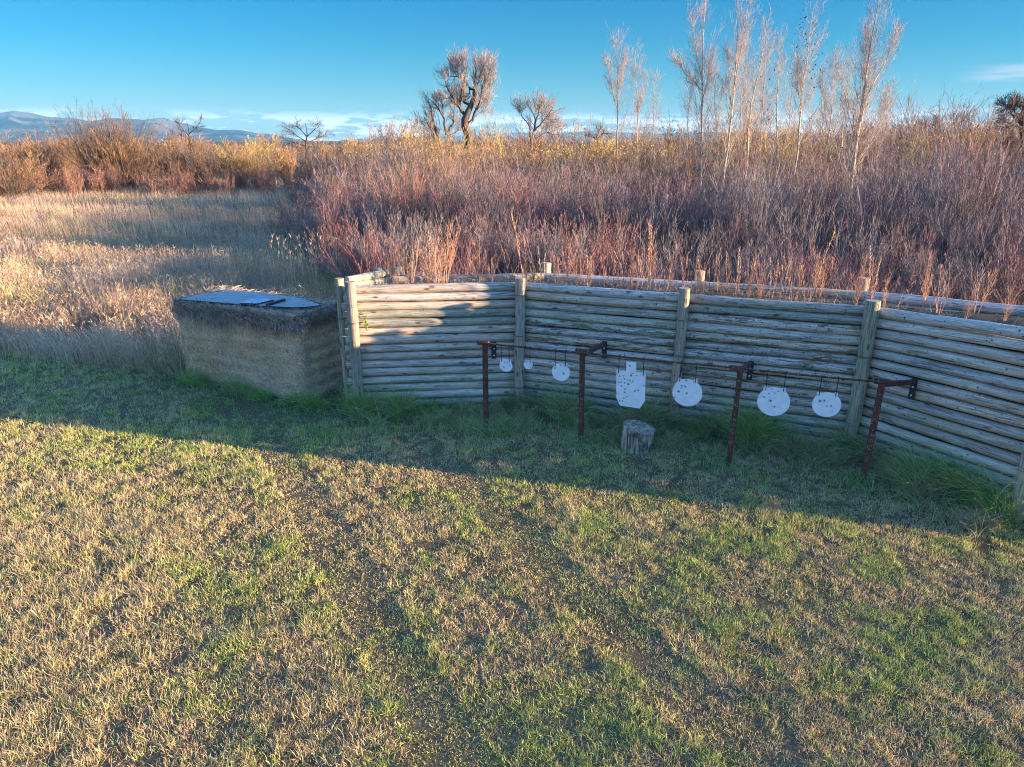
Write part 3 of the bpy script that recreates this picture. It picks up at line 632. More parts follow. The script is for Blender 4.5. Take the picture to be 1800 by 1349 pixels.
# ------------------------------------------------------------------ straw bale
BL = np.array([-5.84, 11.66]); BM = np.array([-3.34, 10.50]); BH = 1.43
def bale():
    o = empty('straw_bale', (0, 0, 0)); tag(o, 'big rectangular straw bale with shaggy top, left of the log wall', 'straw bale')
    ux = BM - BL; Lx = np.linalg.norm(ux); ux = ux/Lx; uy = np.array([-ux[1], ux[0]]); Ly = 1.18
    Rm = np.array([[ux[0], uy[0], 0], [ux[1], uy[1], 0], [0, 0, 1]])
    def surf(n, fa):
        """random points and normals on the bulged box"""
        p = rng.uniform(0, 1, (n, 2))
        if fa == 0: P = np.stack([p[:, 0]*Lx, np.zeros(n), p[:, 1]*BH], 1); Nn = np.array([0, -1, 0.0]); A = np.array([1, 0, 0.0])
        elif fa == 1: P = np.stack([np.full(n, Lx), p[:, 0]*Ly, p[:, 1]*BH], 1); Nn = np.array([1, 0, 0.0]); A = np.array([0, 1, 0.0])
        elif fa == 2: P = np.stack([p[:, 0]*Lx, p[:, 1]*Ly, np.full(n, BH)], 1); Nn = np.array([0, 0, 1.0]); A = np.array([1, 0, 0.0])
        else: P = np.stack([np.zeros(n), p[:, 0]*Ly, p[:, 1]*BH], 1); Nn = np.array([-1, 0, 0.0]); A = np.array([0, 1, 0.0])
        return bulge(P), np.broadcast_to(Nn, (n, 3)), np.broadcast_to(A, (n, 3)), P
    def bulge(P):
        P = P.copy(); z = P[:, 2]/BH; u = P[:, 0]/Lx; w = P[:, 1]/Ly
        rows = 7.0
        # squash courses, rounded edges, overhanging top
        d = 0.04*np.abs(np.sin(z*rows*math.pi + 1.2*(fbm(P[:, 0]*1.1, P[:, 1]*1.1 + 4, 2, 55) - 0.5)))**0.6 - 0.04 + 0.03*np.clip((z - 0.84)/0.06, 0, 1)
        d += (fbm(P[:, 0]*2.3 + P[:, 1]*3, P[:, 2]*3.0, 3, 5) - 0.5)*0.13
        ed = 0.05*(np.clip(z, 0, 1) - 0.35)
        sx = np.where(u < 0.04, -1, np.where(u > 0.96, 1, 0)); sy = np.where(w < 0.04, -1, np.where(w > 0.96, 1, 0))
        P[:, 0] += sx*(d + ed*np.where(sx < 0, 1.3, 0.3)); P[:, 1] += sy*(d + ed*0.3)
        rr = 0.11
        ex = np.clip((np.abs(u - 0.5)*2*Lx/2 - (Lx/2 - rr))/rr, 0, 1); ey = np.clip((np.abs(w - 0.5)*Ly - (Ly/2 - rr))/rr, 0, 1); ez = np.clip((P[:, 2] - (BH - rr))/rr, 0, 1)
        P[:, 2] -= 0.025*ez*np.maximum(ex, ey)**2; c_ = ex*ey
        P[:, 0] -= np.sign(u - 0.5)*0.09*c_**2; P[:, 1] -= np.sign(w - 0.5)*0.09*c_**2
        P[:, 2] += (z > 0.98)*((fbm(P[:, 0]*2, P[:, 1]*2 + 9, 3, 8) - 0.5)*0.08)
        return P
    def tow(P): return P @ Rm.T + np.array([BL[0], BL[1], 0])
    core = MB()
    for fa, (nu, nv) in enumerate(((110, 60), (50, 60), (90, 40), (50, 60))):
        U, V = np.meshgrid(np.linspace(0, 1, nu), np.linspace(0, 1, nv)); U = U.ravel(); V = V.ravel(); z0 = np.zeros_like(U)
        P = [np.stack([U*Lx, z0, V*BH], 1), np.stack([z0+Lx, U*Ly, V*BH], 1), np.stack([U*Lx, V*Ly, z0+BH], 1), np.stack([z0, U*Ly, V*BH], 1)][fa]
        P = tow(bulge(P) )
        core.add(P, [[j*nu+i, j*nu+i+1, (j+1)*nu+i+1, (j+1)*nu+i] for j in range(nv-1) for i in range(nu-1)], (0.70, 0.46, 0.25), smooth=True)
    core.build('bale_body', col_mat('packed_straw', 0.95, 45, 0.45, 1.4), o)
    st = MB()
    for fa, n in ((0, 42000), (1, 17000), (2, 9000), (3, 7000)):
        P, Nn, A, raw = surf(n, fa)
        if fa == 2:
            P, Nn, A, raw = [q[(np.abs(raw[:, 1]/Ly - 0.5) > 0.12) | (raw[:, 0] > Lx*0.8)] for q in (P, Nn, A, raw)]; n = len(P)
        B = np.cross(Nn, A); th = rng.normal(0, 0.9, n)[:, None]
        d = norm(A*np.cos(th) + B*np.sin(th)*0.8 + Nn*(rng.uniform(0.0, 0.2, n)*np.where(raw[:, 2]/BH > 0.8, 2.3, 1.0))[:, None])
        z = raw[:, 2]/BH; shag = (z > 0.85 + 0.04*np.sin(raw[:, 0]*5)) | (fa == 2)
        L_ = rng.uniform(0.04, 0.13, n)*np.where(shag, 1.7, 1.0)
        K = 3; Q = np.empty((n, K, 3)); Q[:, 0] = P - Nn*0.01
        dd = d
        for k in range(1, K):
            dd = norm(dd + np.array([0, 0, -0.35])*rng.uniform(0, 1, n)[:, None] + rng.normal(size=(n, 3))*0.12); Q[:, k] = Q[:, k-1] + dd*(L_/(K-1))[:, None]
        Q = tow(Q.reshape(-1, 3)).reshape(n, K, 3)
        base = np.array([0.95, 0.70, 0.48]); grey = np.array([0.60, 0.45, 0.35]); brown = np.array([0.80, 0.46, 0.20])
        r1 = rng.uniform(0, 1, n)[:, None]; c = base*(0.72 + 0.28*r1)
        patch = fbm(raw[:, 0]*1.6 + fa*7, raw[:, 2]*4, 3, 3)[:, None]
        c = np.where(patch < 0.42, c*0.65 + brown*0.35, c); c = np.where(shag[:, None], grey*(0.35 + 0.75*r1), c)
        if fa == 1: c = c*0.8  # right end straw darkened to paint in the shade of the gap by the wall
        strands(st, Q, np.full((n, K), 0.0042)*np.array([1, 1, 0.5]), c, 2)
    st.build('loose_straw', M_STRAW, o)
bale()

# board, painted panel and stick on top of the bale
m, nt = new_mat('weathered_plywood'); g = G(nt); v = g.n('ShaderNodeTexCoord').outputs['Object']
n1 = g.noise(g.mapping(v, (3, 22, 1)), 1.0, 6, 0.65); n2 = g.noise(v, 2.2, 4)
c = g.ramp(n1, [(0.3, (0.17, 0.17, 0.16)), (0.5, (0.32, 0.32, 0.31)), (0.7, (0.42, 0.41, 0.38))]); c = g.mix(g.mr(n2, 0.5, 0.68, 0, 0.6), c, (0.36, 0.27, 0.19))
g.principled(c, 0.7, n1, 0.3, 0.005); M_PLY = m
def slab(name, pts, z, th, mat, edge, label, cat, sub=1):
    c = np.mean([atz(x, y, z) for x, y in pts], 0)
    o_m = MB(); P = [atz(x, y, z) - c for x, y in pts]; n = len(P)
    top = [(p[0], p[1], p[2] + th/2) for p in P]; bot = [(p[0], p[1], p[2] - th/2) for p in P]
    o_m.ngon(top, mi=0) if np.cross(np.array(top[1])-top[0], np.array(top[2])-top[1])[2] > 0 else o_m.ngon(top[::-1], mi=0)
    o_m.ngon(bot, mi=1)
    for i in range(n): j = (i+1) % n; o_m.ngon([bot[i], bot[j], top[j], top[i]], mi=1)
    o = o_m.build(name, [mat, edge], color=False); o.location = c; return tag(o, label, cat)
B1 = lambda x, y: (280 + x/2.727, 440 + y/2.727)
M_DWOOD = plain('dark_board_edge', (0.06, 0.035, 0.025), 0.8, 0.4, 20)
slab('plywood_board', [B1(95, 238), B1(500, 270), B1(640, 277), B1(700, 275), B1(775, 266), B1(690, 236), B1(480, 204), B1(325, 195)], 1.47, 0.02, M_PLY, M_DWOOD, 'weathered grey plywood sheet lying on top of the straw bale', 'board')
m, nt = new_mat('blue_white_panel'); g = G(nt); v = g.n('ShaderNodeTexCoord').outputs['Object']
n1 = g.noise(g.mapping(v, (9, 16, 1)), 1.0, 2, 0.4, 1.2); k = g.mr(g.math('ABSOLUTE', g.math('SUBTRACT', n1, 0.5)), 0.02, 0.05, 1, 0)
c = g.mix(k, (0.50, 0.50, 0.50), (0.04, 0.15, 0.36)); g.principled(c, 0.5)
slab('painted_panel', [B1(383, 257), B1(470, 259), B1(548, 240), B1(500, 233), B1(430, 240)], 1.495, 0.025, m, M_DWOOD, 'small white panel smeared with blue paint lying on the plywood sheet', 'panel')
o = MB(); a = atz(*B1(516, 262), 1.50); b = atz(*B1(600, 238), 1.50)
o.box(((b - a)*0.5), (np.linalg.norm(b-a), 0.05, 0.035), np.stack([norm(b-a), norm(np.cross([0, 0, 1.0], b-a)), np.array([0, 0, 1.0])], 1))
o = o.build('wood_stick', M_DWOOD, color=False); o.location = a; tag(o, 'short dark wooden batten lying on the plywood sheet on the bale', 'stick')

# ------------------------------------------------------------------ grass
def keep_out(x, y):
    """true where nothing grows: under the wall box, the bale, the stump"""
    bad = np.zeros(len(x), bool)
    for k in range(4):
        a, b = np.array(FP[k]), np.array(FP[k+1]); u, n = wall_n(a, b)
        s = (x - a[0])*u[0] + (y - a[1])*u[1]; t = -((x - a[0])*n[0] + (y - a[1])*n[1])
        bad |= (s > -0.05) & (s < np.linalg.norm(b-a) + 0.05) & (t > 0.06) & (t < 0.9)
    u = (BM - BL)/np.linalg.norm(BM - BL); n = np.array([-u[1], u[0]]); s = (x - BL[0])*u[0] + (y - BL[1])*u[1]; t = (x - BL[0])*n[0] + (y - BL[1])*n[1]
    bad |= (s > 0) & (s < 2.78) & (t > 0.0) & (t < 1.2)
    bad |= (x - 1.70)**2 + (y - 8.72)**2 < 0.2**2
    return bad
def blades(mb, x, y, L_, w, lean, dirn, C, K=3, z0=0.0, droop=0.6):
    n = len(x); ph = dirn; d = np.stack([np.cos(ph)*np.sin(lean), np.sin(ph)*np.sin(lean), np.cos(lean)], 1)
    hz = np.stack([np.cos(ph), np.sin(ph), np.zeros(n)], 1)
    Q = np.empty((n, K, 3)); Q[:, 0] = np.stack([x, y, np.full(n, z0) if np.isscalar(z0) else z0], 1); dd = d
    for k in range(1, K):
        Q[:, k] = Q[:, k-1] + dd*(L_/(K-1))[:, None]; dd = norm(dd + hz*droop*rng.uniform(0.3, 1, n)[:, None] - np.array([0, 0, 0.25*droop]))
    taper = np.linspace(1, 0.12, K)
    strands(mb, Q, w[:, None]*taper[None], C, 2)
def dist_wall(x, y):
    """distance in front of the wall or bale front"""
    d = np.full(len(x), 99.0)
    segs = [(np.array(FP[k]), np.array(FP[k+1])) for k in range(4)] + [(BL, BM), (BM, np.array([-2.4, 10.2]))]
    for a, b in segs:
        ab = b - a; t = np.clip(((x-a[0])*ab[0] + (y-a[1])*ab[1])/np.dot(ab, ab), 0, 1)
        d = np.minimum(d, np.hypot(x - a[0] - t*ab[0], y - a[1] - t*ab[1]))
    return d
MARSH_Y = lambda x: np.interp(x, [-40, -14, -10, -6, -5], [15.2, 14.0, 13.1, 11.75, 11.6])
def lawn():
    mb = MB()
    for band, (y0, y1, dens) in enumerate(((2.6, 5.0, 300), (5.0, 7.0, 280), (7.0, 9.5, 220), (9.5, 15.5, 140))):
        xw0, xw1 = (-1.0*y1 - 1.2, 0.98*y1 + 1.5)
        if band == 3: xw0 = -14
        nt_ = int((xw1 - xw0)*(y1 - y0)*dens); tx = rng.uniform(xw0, xw1, nt_); ty = rng.uniform(y0, y1, nt_)
        tk = fbm(tx*3, ty*3, 3, 21) + rng.uniform(-0.25, 0.25, nt_) > 0.18; tx, ty = tx[tk], ty[tk]
        per = (27, 25, 23, 19)[band]; ti = np.repeat(np.arange(len(tx)), per); n = len(ti)
        ta = rng.uniform(0, 2*math.pi, n); tr_ = np.sqrt(rng.uniform(0, 1, n)); ts = rng.uniform(0.03, 0.11, len(tx))[ti]
        x = tx[ti] + np.cos(ta)*tr_*ts; y = ty[ti] + np.sin(ta)*tr_*ts
        tl = rng.uniform(0.65, 1.35, len(tx))[ti]; tg = rng.uniform(-0.4, 0.4, len(tx))[ti]; tb = rng.uniform(0.75, 1.2, len(tx))[ti]
        keep = (y < MARSH_Y(x) + 0.3) & ~keep_out(x, y) & ~((y > 10.6) & (x > -2.4)) & ((x < 6.2) | (y < 7))
        x, y, ta, tr_, tl, tg, tb = [q[keep] for q in (x, y, ta, tr_, tl, tg, tb)]; n = len(x)
        big = fbm(x*0.55, y*0.55, 3, 31); med = fbm(x*2.2, y*2.2, 3, 41); dw = dist_wall(x, y)
        tall = np.clip((fbm(x*1.4, y*1.4, 3, 51) - 0.52)*5, 0, 1)
        leftdry = np.clip((-x - 2.2 - (y-4)*0.45)/1.2, 0, 1)*np.clip((8.5 - y)/2, 0, 1)
        g_ = np.clip((big - 0.47)*1.8 + (med - 0.5)*1.8 + 0.36 + 0.10*np.clip(x/4, -1, 1) - 0.35*leftdry, 0.04, 0.9)
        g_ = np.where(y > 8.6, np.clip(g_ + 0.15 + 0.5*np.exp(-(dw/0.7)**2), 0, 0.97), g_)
        isg = rng.uniform(0, 1, n) < np.clip(g_ + tg, 0.03, 0.95)
        trk = np.minimum(np.abs((x + 0.8)*0.87 + (y - 4.4)*0.49), np.abs((x - 1.25)*0.87 + (y - 4.4)*0.49)) + 0.12*(med - 0.5)
        L_ = np.where(trk < 0.24, 0.45, 1.0)*rng.uniform(0.020, 0.056, n)*(1 + 0.5*tall + 0.6*leftdry)*tl*(1 + 0.35*(y > 9))
        flat = rng.uniform(0, 1, n) < 0.30
        lean = np.where(flat, rng.uniform(1.15, 1.5, n), np.abs(0.12 + 0.40*tr_ + rng.normal(0, 0.30, n)))
        dirn = np.where(flat, rng.uniform(0, 6.28, n), ta + rng.normal(0, 1.3, n)) + 0.8*(fbm(x*1.1, y*1.1, 2, 61) - 0.5)
        dry = np.array([[0.80, 0.57, 0.31], [0.68, 0.45, 0.27], [0.88, 0.71, 0.39], [0.46, 0.30, 0.20], [0.74, 0.62, 0.27]])[rng.integers(0, 5, n)]
        grn = np.array([[0.40, 0.47, 0.11], [0.58, 0.62, 0.16], [0.26, 0.36, 0.09], [0.72, 0.70, 0.22]])[rng.integers(0, 4, n)]
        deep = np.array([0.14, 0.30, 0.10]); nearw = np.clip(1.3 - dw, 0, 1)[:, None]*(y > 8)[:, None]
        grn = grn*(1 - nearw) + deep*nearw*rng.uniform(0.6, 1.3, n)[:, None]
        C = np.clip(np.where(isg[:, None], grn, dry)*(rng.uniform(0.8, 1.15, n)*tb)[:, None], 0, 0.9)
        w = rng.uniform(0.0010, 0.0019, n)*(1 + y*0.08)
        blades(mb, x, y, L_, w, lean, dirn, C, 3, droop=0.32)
    o = mb.build('lawn_grass', M_GRASS); tag(o, 'short patchy green and dry lawn grass', 'grass', kind='stuff')
lawn()
def tall_grass():
    mb = MB()
    segs = [(np.array(FP[k]), np.array(FP[k+1])) for k in range(4)] + [(BL + [0.2, -0.05], BM + [0.1, -0.1]), (BM + [0, -0.05], np.array([-2.45, 10.2]))]
    for si, (a, b) in enumerate(segs):
        u, n_ = wall_n(a, b); Ls = np.linalg.norm(b-a); N_ = int(Ls*(3800 if si < 4 else 1500))
        s = rng.uniform(-0.1, Ls + 0.1, N_); wid = 0.68 if si < 4 else 0.22
        t = np.abs(rng.normal(0, wid*0.6, N_)) + 0.02
        x = a[0] + u[0]*s + n_[0]*t; y = a[1] + u[1]*s + n_[1]*t
        cl = fbm(x*4, y*4, 2, 71); k = (cl > 0.46) & ~keep_out(x, y); x, y, t, cl = x[k], y[k], t[k], cl[k]; n = len(x)
        big = fbm(x*1.2, y*1.2, 2, 75)
        L_ = rng.uniform(0.18, 0.58, n)*(0.42 + 1.3*np.clip((cl - 0.42)*2.6, 0, 1))*(0.7 + 0.6*big)*np.clip(1.25 - t/wid*0.55, 0.3, 1)*(1.0 if si < 4 else 0.55)
        if si == 0: L_ = L_*0.8
        isd = rng.uniform(0, 1, n) < np.clip(0.2 + (t > 0.3)*0.25 + (big < 0.42)*0.3, 0, 1)
        grn = np.array([[0.22, 0.42, 0.10], [0.30, 0.50, 0.12], [0.13, 0.30, 0.08], [0.44, 0.54, 0.16]])[rng.integers(0, 4, n)]
        dry = np.array([[0.55, 0.44, 0.28], [0.36, 0.27, 0.19], [0.46, 0.44, 0.22]])[rng.integers(0, 3, n)]
        C = np.where(isd[:, None], dry, grn)*rng.uniform(0.7, 1.2, n)[:, None]
        lean = np.abs(rng.normal(0.35, 0.3, n)); base = math.atan2(n_[1], n_[0]); dirn = base + rng.normal(0, 1.5, n)
        blades(mb, x, y, L_, rng.uniform(0.0025, 0.0055, n), lean, dirn, C, 5, droop=0.42)
    # rough tufts round the feet of the rack posts and the stump
    for cx, cy, n, hh in ((RT[0][0], RT[0][1], 900, 0.40), (RT[0][0] + 0.45, RT[0][1] + 0.1, 600, 0.34), (RT[1][0], RT[1][1], 420, 0.24), (RT[2][0], RT[2][1], 380, 0.20), (RT[3][0], RT[3][1], 380, 0.24), (1.70, 8.95, 500, 0.26), (1.4, 8.8, 160, 0.14), (2.0, 8.75, 160, 0.14)):
        x = cx + rng.normal(0, 0.17, n); y = cy + rng.normal(0, 0.13, n); k = ~keep_out(x, y); x, y = x[k], y[k]; n = len(x)
        C = np.array([[0.22, 0.42, 0.10], [0.13, 0.30, 0.08], [0.44, 0.50, 0.18], [0.60, 0.48, 0.30], [0.40, 0.29, 0.20]])[rng.integers(0, 5, n)]*rng.uniform(0.7, 1.2, n)[:, None]
        blades(mb, x, y, rng.uniform(0.35, 1.0, n)*hh, rng.uniform(0.002, 0.0045, n), np.abs(rng.normal(0.3, 0.3, n)), rng.uniform(0, 6.28, n), C, 5, droop=0.45)
    o = mb.build('tall_grass', M_GRASS); tag(o, 'long drooping green grass along the foot of the log wall and bale', 'grass', kind='stuff')
tall_grass()

def marsh():
    mb = MB()
    rings = ((11.4, 15, 620, 3), (15, 20, 420, 3), (20, 28, 230, 3), (28, 42, 110, 3), (42, 75, 55, 3))
    for (y0, y1, dens, K) in rings:
        x0 = -0.82*y1 - 3; x1 = -1.0 if y1 < 40 else -0.2*y0
        n = int((x1 - x0)*(y1 - y0)*dens); x = rng.uniform(x0, x1, n); y = rng.uniform(y0, y1, n)
        edge = np.where(y < 30, np.interp(y, [11, 14, 18, 24, 30], [-2.6, -3.0, -5.0, -8.0, -10.0]), np.interp(y, [30, 65], [-10, -14])) + 0.5
        k = (y > MARSH_Y(x) + rng.normal(0, 0.12, n)) & (x < edge + rng.normal(0, 0.6, n)) & ~keep_out(x, y)
        cl = fbm(x*1.4, y*1.4, 3, 81); k &= (cl + rng.uniform(-0.25, 0.25, n) > 0.36); x, y, cl = x[k], y[k], cl[k]; n = len(x)
        big = fbm(x*0.16, y*0.3, 3, 91)
        near = y < 20
        L_ = rng.uniform(0.45, 0.9, n)*(0.62 + 0.6*cl)*np.where(y > 25, 0.8, 1)*np.clip(0.6 + (y - MARSH_Y(x))*0.35, 0.6, 1)
        pal = np.array([[0.90, 0.62, 0.43], [0.78, 0.50, 0.33], [0.95, 0.74, 0.54], [0.62, 0.38, 0.27], [0.90, 0.60, 0.28]])
        C = pal[rng.integers(0, 5, n)]*rng.uniform(0.6, 1.0, n)[:, None]
        C = C*(1 - 0.3*np.clip((0.48 - big)*6, 0, 1))[:, None]
        gr = (fbm(x*0.3 + 5, y*0.3, 2, 95) > 0.62) & (rng.uniform(0, 1, n) < 0.3); C[gr] = np.array([0.35, 0.34, 0.12])
        lodge = np.clip((fbm(x*0.55, y*0.8, 2, 97) - 0.52)*5, 0, 1); L_ = L_*(1 - 0.25*lodge)
        lean = np.abs(rng.normal(0.10, 0.16, n)) + 0.55*lodge*rng.uniform(0.4, 1.2, n); dirn = rng.normal(3.0, 1.4 - 0.9*lodge, n)
        blades(mb, x, y, L_, rng.uniform(0.0020, 0.0038, n)*(1 + y*0.045), lean, dirn, C, K, droop=0.18)
        # feathery heads
        m_ = rng.uniform(0, 1, n) < 0.55; xx, yy, LL = x[m_], y[m_], L_[m_]; nn_ = len(xx)
        if y1 <= 28:
            for _ in range(2):
                dd = dirn[m_]; ln = lean[m_]
                bx = xx + np.cos(dd)*np.sin(ln)*LL*0.85; by = yy + np.sin(dd)*np.sin(ln)*LL*0.85
                blades(mb, bx, by, rng.uniform(0.05, 0.13, nn_), rng.uniform(0.003, 0.006, nn_)*(1 + yy*0.02), np.abs(rng.normal(0.6, 0.3, nn_)), rng.uniform(0, 6.28, nn_), C[m_]*1.08, 3, z0=LL*rng.uniform(0.65, 0.95, nn_))
    o = mb.build('marsh_grass', M_STRAW); tag(o, 'tall dry tan marsh grass behind the straw bale', 'grass', kind='stuff')
marsh()

# ------------------------------------------------------------------ woody plants
def pal_pick(pal, n): return np.array(pal, float)[rng.integers(0, len(pal), n)]*rng.uniform(0.75, 1.2, n)[:, None]
def bushes(mb, X, Y, H, S, nst, base_pal, tip_pal, m1=5, m2=4, lean=0.35, r0=0.009, up=0.35, ang=28, tw=1.0, sides=3, z0=0.0, l1=0.45, l2=0.45, t1=0.2, K1=4, K2=3, mb2=None):
    """many shrubs at once; X,Y,H,S: per shrub position, height, base radius"""
    n = len(X); idx = np.repeat(np.arange(n), nst); N_ = len(idx)
    a = rng.uniform(0, 2*math.pi, N_); q = np.sqrt(rng.uniform(0, 1, N_)); b = S[idx]*q
    x = X[idx] + np.cos(a)*b*0.6; y = Y[idx] + np.sin(a)*b*0.6
    ln = lean*q*rng.uniform(0.5, 1.3, N_); L_ = H[idx]*rng.uniform(0.6, 1.03, N_)/np.cos(ln*0.7)
    d = np.stack([np.cos(a)*np.sin(ln), np.sin(a)*np.sin(ln), np.cos(ln)], 1) + rng.normal(size=(N_, 3))*0.05; d = norm(d)
    K = 6; P = np.empty((N_, K, 3)); P[:, 0] = np.stack([x, y, np.full(N_, z0)], 1)
    for k in range(1, K):
        P[:, k] = P[:, k-1] + d*(L_/(K-1))[:, None]; d = norm(d + rng.normal(size=(N_, 3))*0.07 + np.array([0, 0, up*0.12]))
    r = r0*(H[idx]/2.5)*rng.uniform(0.7, 1.3, N_); R = r[:, None]*np.linspace(1, 0.3, K)
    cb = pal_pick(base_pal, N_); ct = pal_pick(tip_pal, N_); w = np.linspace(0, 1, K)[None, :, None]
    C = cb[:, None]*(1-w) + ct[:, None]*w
    strands(mb, P, R, C, sides)
    m2b = mb2 or mb
    P1, R1, i1 = branch(P, R, m1, t1, 0.95, ang, l1, K1, up, 0.12, 0.62, lend=0.55); R1 = np.maximum(R1, 0.0022*tw)
    c1 = 0.45*cb[i1] + 0.55*ct[i1]*rng.uniform(0.85, 1.15, len(i1))[:, None]
    strands(m2b, P1, R1, c1, sides)
    if m2:
        P2, R2, i2 = branch(P1, R1, m2, 0.15, 0.95, ang, l2, K2, up, 0.14, 0.7, lend=0.5); R2 = np.maximum(R2, 0.0020*tw)
        strands(m2b, P2, R2, ct[i1][i2]*rng.uniform(0.75, 1.3, len(i2))[:, None], 2)
    return P1, P2 if m2 else None

DARKG = [(0.10, 0.075, 0.075), (0.14, 0.10, 0.10), (0.08, 0.06, 0.065), (0.24, 0.19, 0.17)]  # dark shrub colour; as stem bases it also paints in the thickets' inner shade
DARKB = [(0.10, 0.08, 0.07), (0.15, 0.12, 0.10)]
GREYB = [(0.20, 0.16, 0.14), (0.26, 0.21, 0.18), (0.15, 0.12, 0.11)]
REDO = [(0.62, 0.26, 0.14), (0.55, 0.20, 0.13), (0.66, 0.34, 0.20)]
REDT = [(0.34, 0.13, 0.12), (0.42, 0.18, 0.15), (0.30, 0.12, 0.12), (0.40, 0.24, 0.20)]
PINKT = [(0.33, 0.20, 0.20), (0.28, 0.17, 0.17), (0.38, 0.25, 0.24)]
GREYT = [(0.27, 0.21, 0.20), (0.21, 0.165, 0.16), (0.31, 0.25, 0.23)]
ORT = [(0.44, 0.25, 0.12), (0.36, 0.20, 0.11), (0.50, 0.30, 0.14), (0.32, 0.18, 0.11)]
YELT = [(0.55, 0.40, 0.14), (0.50, 0.33, 0.12), (0.60, 0.46, 0.18)]

def left_edge(y): return np.interp(y, [12, 16, 20, 26, 34, 45, 60], [-2.4, -3.5, -5.6, -8.2, -11.0, -13.5, -16])
def scatter(n, y0, y1, xr, mind, bias=1.3):
    out = []; tries = 0
    while len(out) < n and tries < n*30:
        tries += 1; y = y0 + (y1-y0)*random.random()**bias; x0 = left_edge(y); x1 = xr*y; x = random.uniform(x0, x1)
        if y < 14 and x > 0 and y < 12.5: continue
        if y < 42 and float(vnoise(np.array(x*0.42 + 7), np.array(y*0.42), 33)) < 0.30: continue
        if all((x-a)**2 + (y-b)**2 > mind**2 for a, b in out[-120:]): out.append((x, y))
    return np.array(out)
def thickets():
    # front rows: red-stemmed shrubs of about two metres
    p = scatter(300, 13.6, 24, 1.15, 0.6); mb = MB()
    H = np.clip(1.25 + 0.15*(p[:, 1]-13), 1.2, 2.7)*(1 + 0.02*np.clip(p[:, 0], -5, 12))*(0.8 + 0.4*vnoise(p[:, 0]*0.7, p[:, 1]*0.7, 8))*np.random.default_rng(1).uniform(0.75, 1.15, len(p))
    H *= np.random.default_rng(11).choice([0.7, 0.9, 1.0, 1.2], len(p))
    k = np.random.default_rng(12).uniform(0, 1, len(p)) + 0.5*(vnoise(p[:, 0]*0.35 + 3, p[:, 1]*0.35, 5) - 0.5) - 0.02*np.clip(p[:, 0], -4, 10)
    for lo, hi, tp, ln in ((-9, 0.3, GREYT, 0.42), (0.3, 0.52, DARKG, 0.5), (0.52, 0.68, PINKT, 0.35), (0.68, 0.9, REDT, 0.32), (0.9, 9, REDO, 0.28)):
        sel = (k > lo) & (k <= hi)
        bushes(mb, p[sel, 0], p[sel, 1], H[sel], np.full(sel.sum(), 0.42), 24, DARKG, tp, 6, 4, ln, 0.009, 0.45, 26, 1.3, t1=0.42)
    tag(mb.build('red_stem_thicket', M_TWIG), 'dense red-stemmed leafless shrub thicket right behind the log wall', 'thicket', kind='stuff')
    # middle: taller grey and mauve brush
    p = scatter(300, 22, 42, 1.1, 0.95); mb = MB()
    H = np.interp(p[:, 1], [22, 30, 42], [2.3, 2.9, 3.3])*np.random.default_rng(2).uniform(0.8, 1.15, len(p))
    H *= np.clip((p[:, 0] - left_edge(p[:, 1]))/8 + 0.5, 0.5, 1)
    H *= np.random.default_rng(13).choice([0.75, 0.95, 1.05, 1.25], len(p))
    k = np.random.default_rng(14).uniform(0, 1, len(p)) + 0.5*(vnoise(p[:, 0]*0.2, p[:, 1]*0.2, 6) - 0.5) + 0.25*(p[:, 1] > 34)
    for lo, hi, tp, ln in ((-9, 0.35, GREYT, 0.6), (0.35, 0.60, DARKG, 0.65), (0.60, 0.78, PINKT, 0.5), (0.76, 0.92, REDT + PINKT, 0.4), (0.92, 9, ORT + GREYT, 0.6)):
        sel = (k > lo) & (k <= hi)
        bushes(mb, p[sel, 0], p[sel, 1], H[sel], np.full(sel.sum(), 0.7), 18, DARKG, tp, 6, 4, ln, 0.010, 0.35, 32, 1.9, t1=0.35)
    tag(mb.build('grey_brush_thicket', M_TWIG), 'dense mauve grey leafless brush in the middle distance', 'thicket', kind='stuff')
    # back: orange and golden scrub to the horizon
    mb = MB()
    for (y0, y1, n, h0, h1, tw) in ((40, 62, 190, 3.0, 4.3, 3.2), (62, 110, 210, 3.2, 5.3, 5.5), (110, 260, 230, 3.8, 7.0, 11)):
        q = []
        for _ in range(n):
            y = random.uniform(y0, y1); x = random.uniform(-1.15*y if y > 68 else left_edge(y), 0.9*y); q.append((x, y))
        p = np.array(q); H = np.random.default_rng(n).uniform(h0, h1, len(p)); H = H*(0.85 + 0.35*vnoise(p[:, 0]*0.09, p[:, 1]*0.05, 19))*np.where((p[:, 0]/p[:, 1] > 0.50) & (p[:, 1] < 110), 1.12, 1.0); t = vnoise(p[:, 0]*0.06 + 9, p[:, 1]*0.06, 16) + np.random.default_rng(3).uniform(-.15, .15, len(p))
        H = np.where(p[:, 0]/p[:, 1] < -0.22, H*0.68, np.where(p[:, 0]/p[:, 1] < 0.26, H*0.80, H)); H = H*(np.clip((p[:, 0] - left_edge(p[:, 1]))/9 + 0.55, 0.55, 1) if y0 < 60 else 1.0)
        H = H*np.random.default_rng(15).choice([0.7, 0.95, 1.2, 1.4], len(p), p=[.35, .35, .2, .1])
        for sel, tp in ((t < 0.35, GREYT + PINKT), ((t >= 0.35) & (t < 0.75), ORT), (t >= 0.75, YELT)):
            if sel.sum(): bushes(mb, p[sel, 0], p[sel, 1], H[sel], np.full(sel.sum(), 0.8), 24, DARKB, tp, 6, 4, 0.6, 0.012, 0.35, 34, tw, l1=0.5)
    tag(mb.build('far_scrub', M_TWIG), 'orange and golden leafless scrub filling the distance', 'scrub', kind='stuff')
thickets()

